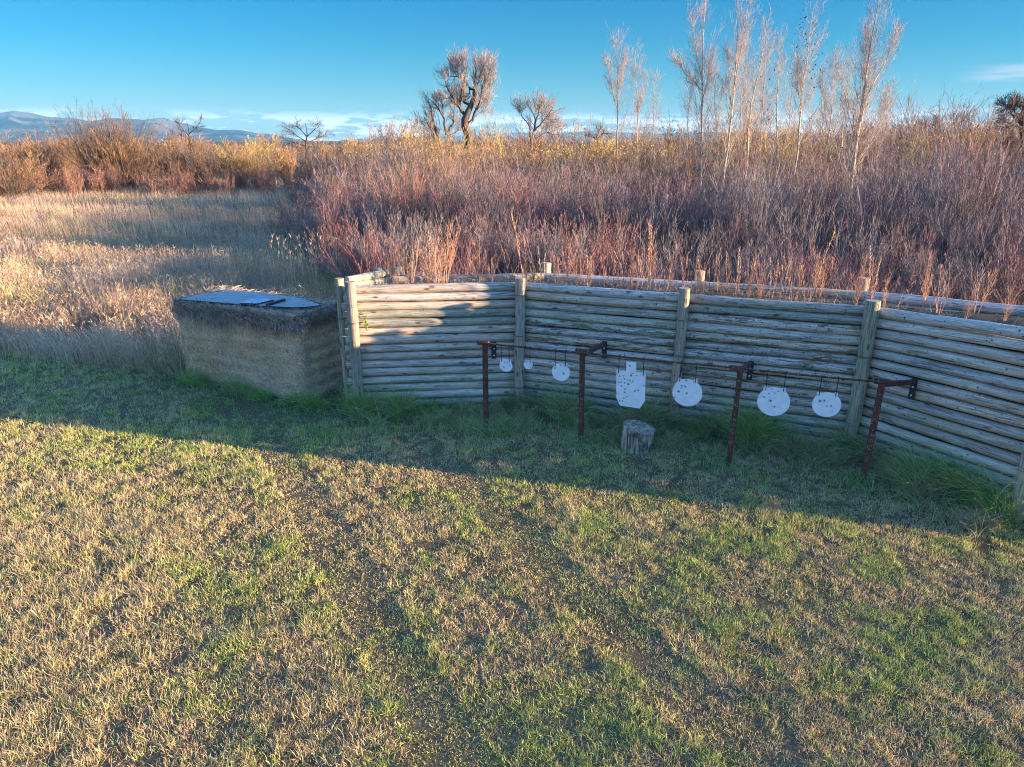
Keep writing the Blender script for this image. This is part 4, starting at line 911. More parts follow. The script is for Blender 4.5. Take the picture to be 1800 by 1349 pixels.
# single bushes along the far side of the marsh
def bush_thing(px, pb, pt, D, w, nst, basep, tipp, label, name='willow_bush', lean=0.5, m1=6, m2=5, tw=4.0, up=0.35, ang=32, base=None, t1=0.2, cat='bush', group='bushes along the far side of the marsh'):
    p = at(px, 248, D); H = at(px, pt, D)[2]; S = w/2/F*D*0.9
    o = empty(name, (p[0], D, 0)); tag(o, label, cat, group)
    a, b = MB(), MB()
    bushes(a, np.array([0.0]), np.array([0.0]), np.array([H]), np.array([S*0.30]), int(nst*1.2), basep, tipp, m1, m2, lean, 0.012, up, ang, tw, l1=0.42, t1=t1, mb2=b)
    a.build('stems', M_TWIG, o); b.build('twigs', M_TWIG, o); return o
DARKB = [(0.10, 0.08, 0.07), (0.15, 0.12, 0.10)]
BUSH = [
 (-5, 262, 52, 150, 120, ORT, 'big golden orange round bush at the left edge of the marsh', 0.7),
 (62, 240, 66, 95, 80, ORT, 'orange bush behind the left edge bush, below the highest mountain peak', 0.5),
 (95, 228, 70, 90, 80, ORT, 'pale orange willow just left of the tallest dark-stemmed willow', 0.5),
 (185, 192, 62, 150, 150, GREYT + ORT, 'tallest dark-stemmed willow with wispy orange top in front of the mountains', 0.55),
 (215, 228, 60, 90, 80, ORT, 'orange willow on the right flank of the tallest willow', 0.5),
 (300, 236, 62, 110, 100, GREYT + ORT, 'grey brown bush between the tallest willow and the yellow bush', 0.6),
 (352, 240, 62, 80, 80, ORT + GREYT, 'brown bush under the small dark bare tree', 0.55),
 (410, 244, 64, 80, 90, YELT, 'yellowish bush right of the brown one, at the mountain foot', 0.5),
 (450, 250, 63, 70, 80, YELT + ORT, 'low straw-coloured bush beside the narrow bright orange one', 0.5),
 (497, 252, 66, 46, 90, ORT, 'narrow upright bright orange willow', 0.25),
 (565, 246, 58, 95, 100, GREYT, 'grey bramble-like bush with dark base where the marsh narrows', 0.8),
 (640, 258, 62, 80, 90, GREYT + YELT, 'yellow grey bush right of the bramble-like one', 0.6),
]
for bi, (px, pt, D, w, n, tp, lab, ln) in enumerate(BUSH):
    f_ = (0.9, 0.7, 0.95, 0.55, 0.8, 0.6, 0.65, 0.9, 0.75, 1.3, 0.6, 0.7)[bi]; tp = [tuple(v*f_ for v in t) for t in tp]; pt = pt + (0 if bi == 3 else 7)
    ln = ln*1.45 if ln > 0.3 else ln
    bush_thing(px, 330, pt, D, w, n, DARKB, tp, lab, lean=ln, tw=3.4)
mb = MB(); q = [at(random.uniform(40, 620), 248, random.uniform(54, 59))[:2] for _ in range(60)]; q = np.array(q)
bushes(mb, q[:, 0], q[:, 1], np.random.default_rng(5).uniform(1.2, 2.4, len(q)), np.full(len(q), 0.7), 22, [(0.3, 0.15, 0.1)], [(0.36, 0.17, 0.12), (0.40, 0.22, 0.15), (0.32, 0.18, 0.14)], 5, 3, 0.3, 0.01, 0.4, 22, 3.0)
tag(mb.build('red_shrub_belt', M_TWIG), 'low belt of reddish shrubs at the far edge of the marsh', 'shrubs', kind='stuff')

# trees traced as skeletons: limbs are strands, twigs grow from them
def to_strand(pts, D, r0, r1, K=9, dy=1.0, seed=0):
    r_ = np.random.default_rng(seed); p = np.array(pts, float); s = np.r_[0, np.cumsum(np.hypot(*np.diff(p, axis=0).T))]; t = np.linspace(0, s[-1], K)
    x = np.interp(t, s, p[:, 0]); y = np.interp(t, s, p[:, 1]); off = np.linspace(0, 1, K)*r_.uniform(-dy, dy)
    return np.array([at(a, b, D + o_) for a, b, o_ in zip(x, y, off)]), np.linspace(r0, r1, K)
def tree(name, label, limbs, D, bark, twigs, px0, m=(9, 5, 4), lf=(0.33, 0.5, 0.5), ang=(38, 30, 28), up=0.5, tw=4, group=None, dy=1.5, t0=0.25, lpx=(19, 11, 8)):
    lm = [v*D/F for v in lpx]
    c = at(px0, 248, D); o = empty(name, (c[0], D, 0)); tag(o, label, 'tree', group)
    tr, cr = MB(), MB(); Ps = []; Rs = []
    for i, (pts, r0, r1) in enumerate(limbs):
        r0, r1 = r0*0.56, r1*0.40
        P, R = to_strand(pts, D, r0, r1, 9, 0 if i == 0 else dy, i); P = P - np.array([c[0], D, 0])
        if i > 0 or len(limbs) == 1: Ps.append(P); Rs.append(R)
        if i == 0 or P[0, 2] < 1.5: P = np.concatenate([[[P[0, 0], P[0, 1], -0.1]], P]) if P[0, 2] > 0.2 else P; R = np.r_[R[0]*1.25, R] if len(P) > len(R) else R
        wob = np.random.default_rng(i).normal(size=P.shape)*R[:, None]*0.3; wob[0] = 0
        strands(tr, (P + wob)[None], R[None], np.array([bark])*1.0, 9)
    P = np.stack(Ps); R = np.stack(Rs)
    P1, R1, i1 = branch(P, R, m[0], t0, 1.0, ang[0], lf[0], 5, up, 0.16, 0.5, lend=0.35, lmin=lm[0]); R1 = np.clip(R1, tw*0.0050, tw*0.014)
    strands(tr, P1, R1, np.tile(np.array(bark)*1.15, (len(P1), 1)), 4)
    P2, R2, i2 = branch(P1, R1, m[1], 0.15, 1.0, ang[1], lf[1], 4, up, 0.15, 0.5, lend=0.4, lmin=lm[1]); R2 = np.maximum(R2, tw*0.0035)
    strands(cr, P2, R2, pal_pick(twigs, len(P2)), 3)
    P3, R3, i3 = branch(P2, R2, m[2], 0.1, 1.0, ang[2], lf[2], 3, up, 0.15, 0.6, lend=0.3, lmin=lm[2]); R3 = np.maximum(R3, tw*0.0026)
    strands(cr, P3, R3, pal_pick(twigs, len(P3)), 2)
    tr.build('trunk', M_BARK, o); cr.build('crown', M_TWIG, o); return o
z7 = lambda L: [(720 + x/6, 90 + y/6) for x, y in L]
TWG = [(0.36, 0.28, 0.25), (0.31, 0.24, 0.21), (0.42, 0.33, 0.29)]
tree('cottonwood_tree', 'tallest thick-trunked bare cottonwood with twisted limbs on the horizon', [
 (z7([(620, 960), (605, 860), (600, 760), (615, 670), (650, 560), (680, 480), (688, 400), (692, 310)]), 1.15, 0.35),
 (z7([(680, 480), (688, 400), (692, 300), (700, 220), (690, 150)]), 0.4, 0.08),
 (z7([(605, 690), (560, 640), (530, 600), (500, 540), (440, 470), (400, 400), (375, 320)]), 0.42, 0.08),
 (z7([(530, 600), (540, 550), (545, 480), (552, 400), (558, 330)]), 0.28, 0.08),
 (z7([(635, 580), (595, 545), (545, 520), (490, 500), (440, 485), (390, 500)]), 0.34, 0.07),
 (z7([(685, 405), (640, 400), (600, 350), (575, 300), (510, 270), (470, 220), (430, 170)]), 0.38, 0.08),
 (z7([(510, 270), (500, 200), (515, 130)]), 0.16, 0.04),
 (z7([(510, 265), (460, 270), (410, 262)]), 0.15, 0.05),
 (z7([(600, 775), (650, 750), (690, 700), (690, 630), (735, 560), (755, 480), (765, 400), (790, 320), (800, 200)]), 0.40, 0.08),
 (z7([(765, 400), (820, 380), (870, 370)]), 0.14, 0.05),
 (z7([(690, 530), (740, 510), (800, 518), (855, 505)]), 0.2, 0.05),
 (z7([(755, 440), (800, 330), (840, 230), (850, 150)]), 0.15, 0.04),
 (z7([(690, 440), (720, 330), (760, 220), (790, 110)]), 0.16, 0.04),
 (z7([(552, 400), (580, 300), (600, 200), (590, 130)]), 0.16, 0.04),
 (z7([(700, 690), (735, 650), (780, 645), (820, 622)]), 0.13, 0.03),
 (z7([(630, 400), (640, 480), (600, 520)]), 0.12, 0.1),
], 95, (0.12, 0.085, 0.065), TWG, 823, m=(14, 7, 6), lf=(0.30, 0.5, 0.5), tw=2.7, ang=(46, 36, 32), lpx=(23, 13, 9), up=0.8, dy=3)
tree('cottonwood_tree', 'smaller bare tree with forked dark limbs left of the tallest cottonwood', [
 (z7([(310, 960), (300, 900), (275, 800), (235, 700), (225, 600)]), 0.38, 0.1),
 (z7([(275, 800), (235, 700), (225, 600), (190, 520)]), 0.22, 0.06),
 (z7([(300, 930), (240, 850), (190, 760), (150, 690)]), 0.25, 0.06),
 (z7([(390, 880), (370, 750), (335, 650), (270, 560), (200, 500)]), 0.36, 0.07),
 (z7([(355, 700), (345, 600), (335, 500)]), 0.2, 0.05),
 (z7([(390, 880), (430, 810), (470, 740), (468, 620), (480, 570)]), 0.28, 0.06),
 (z7([(400, 900), (500, 850), (525, 780), (560, 720)]), 0.18, 0.05),
], 98, (0.15, 0.11, 0.09), TWG + ORT[:1], 770, m=(12, 7, 6), lf=(0.34, 0.5, 0.5), tw=2.7, ang=(46, 36, 32), up=0.5, dy=3)
tree('cottonwood_tree', 'small rounded bare tree alone on the horizon, right of the tallest cottonwood', [
 (z7([(1285, 1010), (1285, 930), (1280, 860), (1265, 800), (1230, 740), (1190, 700)]), 0.42, 0.08),
 (z7([(1285, 980), (1305, 880), (1320, 800), (1325, 720), (1300, 640), (1250, 580)]), 0.36, 0.07),
 (z7([(1325, 840), (1380, 780), (1430, 710), (1480, 650), (1510, 600)]), 0.28, 0.06),
 (z7([(1325, 760), (1350, 680), (1370, 600), (1400, 540)]), 0.2, 0.05),
 (z7([(1395, 740), (1400, 660), (1430, 590)]), 0.18, 0.05),
 (z7([(1325, 960), (1360, 910), (1410, 865), (1480, 855), (1530, 840), (1590, 815)]), 0.24, 0.06),
 (z7([(1220, 740), (1180, 680), (1160, 620)]), 0.12, 0.05),
 (z7([(1420, 730), (1470, 720), (1500, 745)]), 0.12, 0.04),
], 110, (0.17, 0.13, 0.11), TWG, 940, m=(14, 8, 6), lf=(0.36, 0.52, 0.5), tw=3, ang=(46, 36, 32), up=0.4, dy=3)
z8 = lambda L: [(1440 + x/5, 180 + y/5) for x, y in L]
tree('cottonwood_tree', 'dark gnarled bare tree cut by the right edge of the picture', [
 (z8([(1830, 760), (1840, 600), (1800, 460), (1765, 360), (1785, 270), (1770, 180)]), 0.45, 0.15),
 (z8([(1785, 300), (1775, 200), (1740, 120), (1700, 50)]), 0.2, 0.04),
 (z8([(1760, 345), (1700, 355), (1640, 370), (1580, 385)]), 0.18, 0.05),
 (z8([(1770, 220), (1700, 190), (1640, 170), (1580, 140)]), 0.15, 0.04),
 (z8([(1760, 180), (1700, 120), (1660, 50), (1650, 10)]), 0.12, 0.04),
 (z8([(1785, 260), (1860, 160), (1920, 60), (1950, -40)]), 0.2, 0.04),
 (z8([(1785, 240), (1800, 120), (1790, 20), (1810, -60)]), 0.2, 0.04),
 (z8([(1800, 400), (1900, 320), (2000, 220), (2060, 120)]), 0.2, 0.04),
 (z8([(1770, 400), (1730, 460), (1700, 500)]), 0.1, 0.03),
], 48, (0.06, 0.045, 0.04), [(0.16, 0.11, 0.10), (0.22, 0.14, 0.11), (0.12, 0.09, 0.08)], 1800, m=(14, 8, 6), lf=(0.32, 0.5, 0.5), tw=3, up=0.2, dy=2, ang=(48, 40, 36))
tree('bare_tree', 'small dark bare tree rising behind the brown marsh-side bush', [
 ([(335, 262), (333, 240), (331, 225), (328, 214)], 0.12, 0.03), ([(333, 240), (322, 228), (314, 219)], 0.07, 0.02), ([(332, 236), (345, 225), (352, 216)], 0.07, 0.02), ([(333, 245), (318, 238), (308, 234)], 0.06, 0.02)],
 64, (0.07, 0.05, 0.05), [(0.15, 0.10, 0.09)], 333, m=(8, 5, 4), lf=(0.5, 0.5, 0.5), tw=2.4, up=0.3, lpx=(12, 7, 5))
tree('bare_tree', 'dark flat-topped bare tree with crooked branches left of the two clouds', [
 ([(538, 275), (538, 255), (540, 235), (536, 215)], 0.22, 0.05), ([(539, 250), (520, 238), (508, 228)], 0.1, 0.03), ([(539, 240), (528, 228), (520, 218)], 0.1, 0.03), ([(540, 240), (553, 228), (562, 222)], 0.1, 0.03), ([(539, 252), (556, 244), (575, 236)], 0.1, 0.03), ([(538, 258), (515, 250), (500, 246)], 0.1, 0.03)],
 80, (0.06, 0.045, 0.045), [(0.13, 0.09, 0.09), (0.2, 0.14, 0.12)], 538, m=(8, 5, 4), lf=(0.45, 0.5, 0.5), tw=2.8, up=0.2, ang=(45, 40, 36), lpx=(15, 9, 6))
for px, top, D, lab in ((1640, 205, 70, 'small dark bare tree on the skyline right of the poplars'), (1690, 198, 66, 'wispy bare tree on the skyline near the right edge'), (1050, 226, 80, 'low bare tree between the lone rounded tree and the poplars'), (200, 236, 75, 'small grey tree hidden behind the tallest willow'), (680, 240, 90, 'faint little tree on the skyline left of the cottonwoods')):
    tree('bare_tree', lab, [([(px, 275), (px+1, 255), (px-2, (255+top)/2), (px+2, top+4)], 0.16, 0.03), ([(px, 250), (px-9, 238), (px-14, top+12)], 0.08, 0.02), ([(px, 246), (px+9, 234), (px+15, top+10)], 0.08, 0.02), ([(px, 240), (px+4, 226), (px+5, top)], 0.08, 0.02)],
         D, (0.09, 0.065, 0.06), [(0.25, 0.18, 0.15), (0.34, 0.24, 0.2)], px, m=(9, 5, 4), lf=(0.5, 0.5, 0.5), tw=2.8, up=0.3, dy=1, lpx=(13, 8, 5))

# poplars
PBK = (0.50, 0.38, 0.27); PTW = [(0.40, 0.30, 0.27), (0.46, 0.35, 0.31), (0.34, 0.26, 0.23), (0.50, 0.38, 0.33)]
def poplar(label, trunk, D, r, side=(), seed=0, dens=1.0, bark=PBK, tw=1.0):
    trunk = trunk[:-1] + [(trunk[-1][0], trunk[-1][1] - 14)]
    px0 = trunk[0][0]; c = at(px0, 248, D); o = empty('poplar_tree', (c[0], D, 0)); tag(o, label, 'tree', 'slender bare poplars behind the thicket')
    tr, cr = MB(), MB(); Ps = []; Rs = []
    for i, (pts, ra, rb) in enumerate([(trunk, r*0.78, r*0.08)] + [(q_, a_*0.75, b_*0.7) for q_, a_, b_ in side]):
        P, R = to_strand(pts, D, ra, rb, 12, 0 if i == 0 else 0.8, seed + i); P = P - np.array([c[0], D, 0])
        if i == 0: P = np.concatenate([[[P[0, 0] - 0.05*P[0, 2], 0, -0.1]], P[1:]]) if P[0, 2] > 0 else P
        r_ = np.random.default_rng(seed + i); w = r_.normal(size=P.shape)*0.035; w[0] = 0; w = np.cumsum(w, 0)*0.6; P = P + w
        Ps.append(P); Rs.append(R); strands(tr, P[None], R[None], np.array([bark]), 8)
    for i, (P, R) in enumerate(zip(Ps, Rs)):
        H = np.linalg.norm(P[-1] - P[0]); m = int((36 if i == 0 else 22)*dens)
        P1, R1, _ = branch(P[None], R[None], int(m*1.35), 0.10 if i == 0 else 0.06, 0.97, 34, 0.29 if i == 0 else 0.34, 6, 0.8, 0.09, 0.26, lend=0.72, lmin=0.6); R1 = np.maximum(R1, tw*0.0035)
        strands(tr, P1, R1, np.tile(np.array(bark)*0.9, (len(P1), 1)), 4)
        P2, R2, _ = branch(P1, R1, 6, 0.1, 0.98, 34, 0.42, 4, 0.6, 0.12, 0.6, lend=0.4, lmin=0.45); R2 = np.maximum(R2, tw*0.0028)
        strands(cr, P2, R2, pal_pick(PTW, len(P2)), 3)
        P3, R3, _ = branch(P2, R2, 3, 0.1, 0.98, 34, 0.5, 3, 0.4, 0.12, 0.7, lend=0.35, lmin=0.28); R3 = np.maximum(R3, tw*0.0024)
        strands(cr, P3, R3, pal_pick(PTW, len(P3)), 2)
    tr.build('trunk', M_BARK, o); cr.build('crown', M_TWIG, o)
poplar('thickest poplar, forking trunk leaning right, rightmost of the tall stand', [(1491, 392), (1498, 320), (1506, 260), (1514, 210), (1522, 150), (1536, 80), (1549, 2)], 34, 0.13,
       [([(1514, 215), (1530, 165), (1552, 125), (1572, 90), (1583, 60)], 0.06, 0.012), ([(1508, 240), (1500, 200), (1482, 160), (1470, 120)], 0.035, 0.01), ([(1522, 150), (1517, 100), (1519, 50)], 0.03, 0.01), ([(1500, 300), (1530, 250), (1560, 200), (1565, 150)], 0.03, 0.008)], 1, 1.5)
poplar('tall straight poplar, leftmost of the main stand, with one long drooping left limb', [(1229, 370), (1232, 300), (1234, 250), (1236, 160), (1240, 70), (1244, 4)], 36, 0.095,
       [([(1235, 160), (1222, 145), (1205, 130), (1193, 112), (1188, 100)], 0.035, 0.01), ([(1236, 150), (1226, 110), (1217, 60), (1214, 30)], 0.04, 0.01), ([(1236, 180), (1248, 140), (1255, 100)], 0.03, 0.01)], 11, 1.1)
poplar('poplar leaning right from a bent pale base, second of the main stand', [(1265, 348), (1275, 280), (1286, 200), (1292, 140), (1296, 70), (1294, 8)], 37, 0.085,
       [([(1292, 150), (1302, 90), (1313, 40), (1316, 0)], 0.04, 0.01), ([(1288, 190), (1282, 140), (1284, 90)], 0.025, 0.01)], 21, 1.2)
poplar('poplar curving right to a bushy orange-brown tip', [(1313, 310), (1316, 240), (1322, 190), (1334, 140), (1345, 90), (1352, 48)], 40, 0.08, [([(1316, 240), (1310, 180), (1308, 120)], 0.035, 0.01)], 31, 1.2)
poplar('thin poplar standing straight in the middle of the main stand', [(1366, 300), (1366, 240), (1363, 180), (1366, 130), (1367, 85)], 44, 0.07, [], 41, 1.2)
poplar('poplar with a few red leaves left at its top, right of the middle', [(1399, 290), (1405, 230), (1412, 160), (1422, 90), (1433, 26)], 38, 0.075, [([(1408, 200), (1400, 150), (1402, 110)], 0.03, 0.01)], 51, 1.2)
poplar('short poplar between the red-tipped one and the thickest one', [(1452, 290), (1455, 230), (1461, 170), (1465, 112)], 45, 0.06, [([(1455, 230), (1446, 180), (1440, 140)], 0.03, 0.01)], 61, 1.3)
poplar('thin poplar close behind the thickest one', [(1478, 290), (1481, 230), (1488, 170), (1493, 108)], 46, 0.06, [], 71, 1.2)
poplar('slender pale poplar, tallest of the left trio', [(1083, 330), (1083, 240), (1085, 170), (1084, 110), (1086, 80)], 46, 0.075, [([(1084, 190), (1074, 140), (1070, 105)], 0.03, 0.01), ([(1084, 170), (1094, 130), (1098, 100)], 0.03, 0.01)], 81, 1.1)
poplar('slender poplar in the middle of the left trio', [(1121, 320), (1121, 250), (1122, 190), (1118, 140), (1115, 97)], 47, 0.065, [([(1121, 210), (1130, 170), (1134, 140)], 0.025, 0.01)], 91, 1.1)
poplar('shortest poplar, right of the left trio', [(1148, 320), (1148, 260), (1149, 200), (1151, 150)], 50, 0.055, [], 101, 1.1)
poplar('faint thin poplar just right of the straight leftmost one', [(1262, 300), (1262, 240), (1258, 180), (1262, 130)], 48, 0.055, [], 111, 1.2)
poplar('slim poplar with thin crown between the two forked trees of the stand', [(1335, 300), (1338, 240), (1342, 170), (1348, 100)], 47, 0.055, [], 121, 1.3)
poplar('short slim poplar left of the straight leftmost one', [(1206, 320), (1210, 270), (1208, 220), (1212, 160)], 48, 0.05, [], 131, 1.2)
poplar('low bushy poplar at the right flank of the thickest one', [(1540, 320), (1542, 270), (1550, 230), (1556, 190)], 42, 0.05, [], 141, 1.3)

for i, (px, top, lean_, lab) in enumerate(((1301, 60, 6, 'faint background poplar between the second and the curving poplar'), (1344, 150, -4, 'faint short background poplar under the curving poplar'), (1384, 105, 8, 'faint background poplar just left of the red-tipped one'),
        (1428, 150, -6, 'faint short background poplar just right of the red-tipped one'), (1441, 120, 5, 'faint thin background poplar left of the short one'), (1517, 120, 10, 'faint background poplar behind the fork of the thickest one'), (1246, 150, -5, 'faint short background poplar behind the straight leftmost one'))):
    poplar(lab, [(px, 300), (px + lean_*0.2, 240), (px + lean_*0.6, (240 + top)/2), (px + lean_, top + 14)], 54 + i, 0.06, [], 200 + i*10, 0.9)

# leaves still hanging on scattered shrubs and one poplar top
def leaves(name, label, cat, cxs, n, D, pal, size, dz):
    mb = MB(); P = []
    for (px, py, w, h) in cxs:
        for _ in range(n): P.append(at(random.gauss(px, w), random.gauss(py, h), D + random.uniform(-3, 3)))
    P = np.array(P); k = len(P); a = norm(rng.normal(size=(k, 3))); b = norm(np.cross(a, rng.normal(size=(k, 3)))); s = rng.uniform(0.6, 1.3, k)[:, None]*size
    V = np.stack([P - a*s, P - b*s*0.6, P + a*s, P + b*s*0.6], 1).reshape(-1, 3); f = np.arange(k*4).reshape(-1, 4)
    mb.add(V, f, np.repeat(pal_pick(pal, k), 4, 0)); o = mb.build(name, M_GRASS); tag(o, label, cat, kind='stuff')
leaves('leaves', 'golden leaves still hanging on the scrub in the distance', 'leaves', [(1040, 262, 45, 8), (990, 266, 28, 6), (1120, 258, 40, 8), (1350, 240, 90, 8), (1700, 240, 25, 10), (1650, 250, 40, 8), (960, 275, 60, 10), (700, 262, 60, 10), (1250, 262, 80, 12)], 260, 46, [(0.60, 0.40, 0.08), (0.62, 0.34, 0.08), (0.45, 0.28, 0.08)], 0.055, 1)
leaves('leaves', 'dark shrivelled leaves dotted over the grey thicket', 'leaves', [(1180, 225, 25, 12), (1500, 235, 60, 14), (1640, 250, 60, 14), (1420, 60, 12, 22), (1430, 110, 8, 30), (1350, 170, 16, 50), (1240, 300, 80, 30)], 45, 33, [(0.16, 0.06, 0.04), (0.12, 0.05, 0.05)], 0.045, 1)

# ------------------------------------------------------------------ weeds on the wall fill
STK = [(0.62, 0.36, 0.22), (0.56, 0.30, 0.18), (0.66, 0.46, 0.32), (0.50, 0.28, 0.2)]
def stalk_mesh(H, seed, kind):
    r_ = np.random.default_rng(seed); mb = MB(); n = {0: 2, 1: 5, 2: 9}[kind]
    a = r_.uniform(0, 6.28, n); ln = np.abs(r_.normal(0.08 if kind < 2 else 0.22, 0.08, n)); L_ = H*r_.uniform(0.6, 1.0, n); K = 7
    P = np.empty((n, K, 3)); P[:, 0] = np.stack([np.cos(a)*0.03, np.sin(a)*0.03, np.full(n, -0.03)], 1)
    d = np.stack([np.cos(a)*np.sin(ln), np.sin(a)*np.sin(ln), np.cos(ln)], 1)
    for k in range(1, K): P[:, k] = P[:, k-1] + d*(L_/(K-1))[:, None]; d = norm(d + r_.normal(size=(n, 3))*0.05)
    R = 0.0055*r_.uniform(0.7, 1.2, n)[:, None]*np.linspace(1, 0.35, K); C = np.array(STK)[r_.integers(0, 4, n)]
    strands(mb, P, R, C, 5)
    P1, R1, i1 = branch(P, R, 10 if kind < 2 else 7, 0.25, 1.0, 22 if kind == 0 else 32, 0.16 if kind == 0 else 0.30, 4, 0.6, 0.08, 0.6, lend=0.4, r=r_); R1 = np.maximum(R1, 0.0018)
    strands(mb, P1, R1, C[i1], 3)
    P2, R2, i2 = branch(P1, R1, 4, 0.2, 1.0, 30, 0.4, 3, 0.4, 0.1, 0.7, r=r_); R2 = np.maximum(R2, 0.0016)
    strands(mb, P2, R2, C[i1][i2]*1.05, 2)
    if kind == 0:   # seed capsules up the stalk
        P3, R3, i3 = branch(P, R, 38, 0.45, 1.0, 40, 0.035, 2, 0.5, 0.05, 1.6, lend=0.2, r=r_); R3 = np.maximum(R3, 0.0055)
        strands(mb, P3, R3, C[i3]*0.9, 3)
    return mb
protos = {}
LAB = {0: ('dry_stalk', 'dry upright seed stalk standing in the soil on top of the log wall', 'dry upright seed stalks on the wall'),
       1: ('dry_weed', 'dry branching straw-coloured weed growing from the top of the log wall', 'dry branching weeds on the wall'),
       2: ('dry_bushy_weed', 'bushy many-stemmed orange dry weed on top of the log wall', 'bushy dry weeds on the wall')}
WEEDS = [(px, h, 2) for px, h in ((722, .62), (748, .72), (775, .85), (800, .66), (822, .58), (735, .5), (860, .42), (700, .35))]
WEEDS += [(px, h, 0) for px, h in ((948, .95), (956, .6), (1010, .5), (1080, .5), (1145, 1.0), (1160, .55), (1240, .5), (1262, .45), (1288, .55), (1300, .7), (1318, .5), (1335, .52), (1352, .48), (1370, .5), (1388, .55), (1420, .85), (1405, .42), (1120, .55), (1215, .52), (1380, .62), (905, .45), (880, .5), (1515, .78), (1040, .62))]
WEEDS += [(px, h, 0) for px, h in ((1090, .42), (1100, .5), (1132, .45), (1172, .5), (1195, .42), (1205, .55), (1228, .45), (1252, .58), (1272, .5), (1296, .42), (1312, .56), (1327, .44), (1345, .6), (1360, .42), (1395, .46), (1412, .5), (930, .5), (966, .45), (1020, .58), (1060, .45))]
WEEDS += [(px, h, 1) for px, h in ((980, .4), (1000, .55), (1030, .4), (1055, .35), (1105, .45), (1135, .5), (1185, .4), (1230, .38), (1275, .4), (1310, .4), (1438, .55), (1445, .45), (1520, .5), (1490, .4), (1500, .55), (1550, .35), (1620, .55), (1650, .6), (1690, .35), (1705, .6), (1760, .35), (840, .4), (920, .35), (1340, .35))]
random.seed(5); made = []
for px, h, kind in WEEDS:
    key = (kind, int(h*5)); p = berm_point(px); nm, lab, grp = LAB[kind]
    if key not in protos:
        src = stalk_mesh(1.0, 40 + kind*10 + key[1], kind).build(nm, M_STRAW); protos[key] = src; o = src
    else:
        o = protos[key].copy(); sc.collection.objects.link(o)
    s = h*1.3; o.scale = (s, s, s); o.location = (p[0], p[1], 1.86 + (0.12*(px - 1531)/270 if px > 1531 else 0)); o.rotation_euler = (0, 0, random.uniform(0, 6.28)); made.append((px, kind, h, o)); tag(o, lab, 'dry weed', grp)
ORD = ['leftmost', 'second', 'third', 'fourth', 'fifth', 'sixth', 'seventh', 'eighth', 'ninth', 'tenth', 'eleventh', 'twelfth', 'thirteenth', 'fourteenth', 'fifteenth', 'sixteenth', 'seventeenth', 'eighteenth', 'nineteenth', 'twentieth', 'twenty-first', 'twenty-second', 'twenty-third', 'twenty-fourth', 'twenty-fifth', 'twenty-sixth', 'twenty-seventh', 'twenty-eighth', 'twenty-ninth', 'thirtieth']
KN = {0: 'dry upright seed stalk', 1: 'dry branching weed', 2: 'bushy orange dry weed'}
PN = [(0, 905, 'first'), (905, 1201, 'second'), (1201, 1531, 'third'), (1531, 1900, 'fourth')]
for kind in KN:
    for lo, hi, nm in PN:
        q = sorted([(x, o) for x, k, h, o in made if k == kind and lo <= x < hi], key=lambda t: t[0])
        for i, (x, o) in enumerate(q):
            o['label'] = (f'only {KN[kind]}' if len(q) == 1 else f'leftmost {KN[kind]}' if i == 0 else f'{ORD[i]} {KN[kind]} from the left') + f' above the {nm} panel of the log wall'
# fine litter and small stems over the fill
mb = MB(); n = 6500; i = rng.integers(0, 61, n); q = rng.uniform(0.03, 0.97, n)[:, None]; xy = fr[i]*(1-q) + bk[i]*q + rng.normal(size=(n, 2))*0.05
blades(mb, xy[:, 0], xy[:, 1], rng.uniform(0.05, 0.22, n)*np.where(rng.uniform(0, 1, n) < 0.12, 2.0, 1), rng.uniform(0.0015, 0.003, n), np.abs(rng.normal(0.7, 0.4, n)), rng.uniform(0, 6.28, n), pal_pick([(0.5, 0.36, 0.25), (0.4, 0.27, 0.2), (0.6, 0.45, 0.32)], n), 4, z0=1.84, droop=0.3)
tag(mb.build('dry_litter', M_STRAW), 'thin dry stems and litter covering the soil on top of the log wall', 'dry grass', kind='stuff')
# reeds between the bale and the wall
def reeds():
    mb = MB(); pts = [atz(random.uniform(485, 595), random.uniform(497, 512), 0.35)[:2] for _ in range(70)]; p = np.array(pts); n = len(p)
    L_ = rng.uniform(0.9, 1.75, n)
    blades(mb, p[:, 0], p[:, 1], L_, np.full(n, 0.007), np.abs(rng.normal(0.05, 0.05, n)), rng.uniform(0, 6.28, n), pal_pick([(0.66, 0.5, 0.33), (0.58, 0.42, 0.28)], n), 5, droop=0.08)
    for _ in range(5): blades(mb, p[:, 0], p[:, 1], rng.uniform(0.06, 0.14, n), np.full(n, 0.008), rng.uniform(0.1, 0.5, n), rng.uniform(0, 6.28, n), pal_pick([(0.62, 0.45, 0.3)], n), 3, z0=L_*0.93)
    tag(mb.build('reeds', M_STRAW), 'pale upright reeds behind the gap between bale and wall', 'reeds', kind='stuff')
    mb = MB(); n = 260; c = atz(575, 500, 0.3); x = c[0] + rng.normal(0, 0.5, n); y = c[1] + rng.normal(0, 0.4, n)
    blades(mb, x, y, rng.uniform(0.4, 0.95, n), np.full(n, 0.006), np.abs(rng.normal(0.3, 0.2, n)), rng.uniform(0, 6.28, n), pal_pick([(0.55, 0.45, 0.08), (0.6, 0.38, 0.08), (0.4, 0.42, 0.1)], n), 5, droop=0.3)
    tag(mb.build('yellow_grass_clump', M_GRASS), 'yellow green grass clump just left of the wall end', 'grass clump', kind='stuff')
reeds()
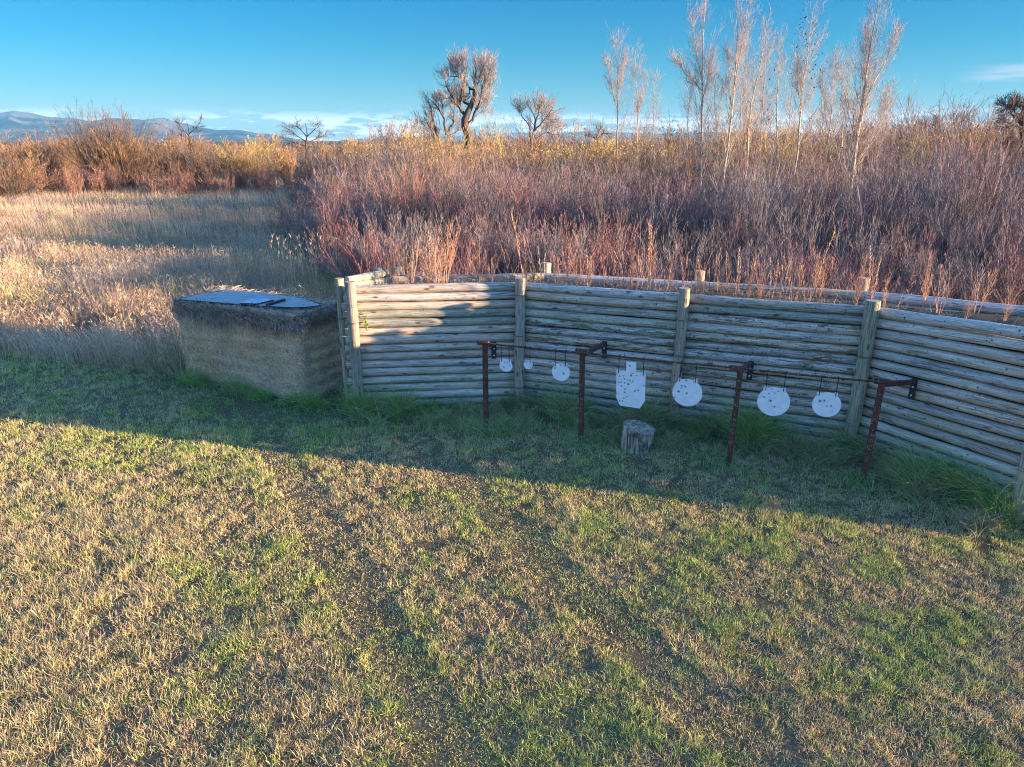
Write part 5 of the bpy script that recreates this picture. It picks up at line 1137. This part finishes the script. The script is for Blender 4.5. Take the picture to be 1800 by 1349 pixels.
def sprig(px, py, k, s, label, z=None, n=60):
    if z is None: h, u, nn_ = wall_hit(px, py, k); c = h + np.array([nn_[0], nn_[1], 0])*0.03
    else: c = atz(px, py, z)
    mb = MB(); m_ = n; a = rng.normal(size=(m_, 3)); P = rng.normal(size=(m_, 3))*np.array([0.05, 0.05, 0.7])*s; d = norm(a); b = norm(np.cross(d, rng.normal(size=(m_, 3)))); L_ = rng.uniform(0.3, 0.6, m_)[:, None]*s
    V = np.stack([P, P + d*L_*0.5 + b*L_*0.22, P + d*L_, P + d*L_*0.5 - b*L_*0.22], 1).reshape(-1, 3)
    mb.add(V, np.arange(m_*4).reshape(-1, 4), np.repeat(pal_pick([(0.26, 0.32, 0.07), (0.36, 0.40, 0.10), (0.16, 0.24, 0.06)], m_), 4, 0))
    mb.tube([(0, 0, -1.6*s), (0.003, 0, 0), (0, 0, 1.6*s)], 0.003, 5, (0.25, 0.3, 0.08))
    o = mb.build('leafy_sprig', M_GRASS); o.location = c; tag(o, label, 'sprig')
sprig(644, 567, 0, 0.09, 'small yellow green sprig growing out of the log wall beside its left post')
sprig(642, 612, 0, 0.035, 'tiny green sprig low on the log wall, below the larger sprig', n=20)
sprig(938, 488, 0, 0.075, 'olive leafy tuft on top of the log wall beside the second post', z=1.96, n=120)

# leafless bushes right of the lawn, outside the picture: their shadows dapple the lawn
for i, (x, y, h, n, lab) in enumerate(((25, -0.4, 4.6, 16, 'leafless bush right of the lawn, nearest the log wall'), (28, -3.2, 5.5, 22, 'tall leafless bush right of the lawn, the middle one'), (24, -5.6, 4.4, 14, 'leafless bush right of the lawn, farthest from the wall'))):
    o = empty('willow_bush', (x, y, 0)); tag(o, lab, 'bush', 'bushes right of the lawn'); a, b = MB(), MB()
    bushes(a, np.array([0.0]), np.array([0.0]), np.array([h]), np.array([0.9]), n//2, GREYB, GREYT, 4, 2, 0.5, 0.014, 0.35, 30, 2.2, mb2=b)
    a.build('stems', M_TWIG, o); b.build('twigs', M_TWIG, o)
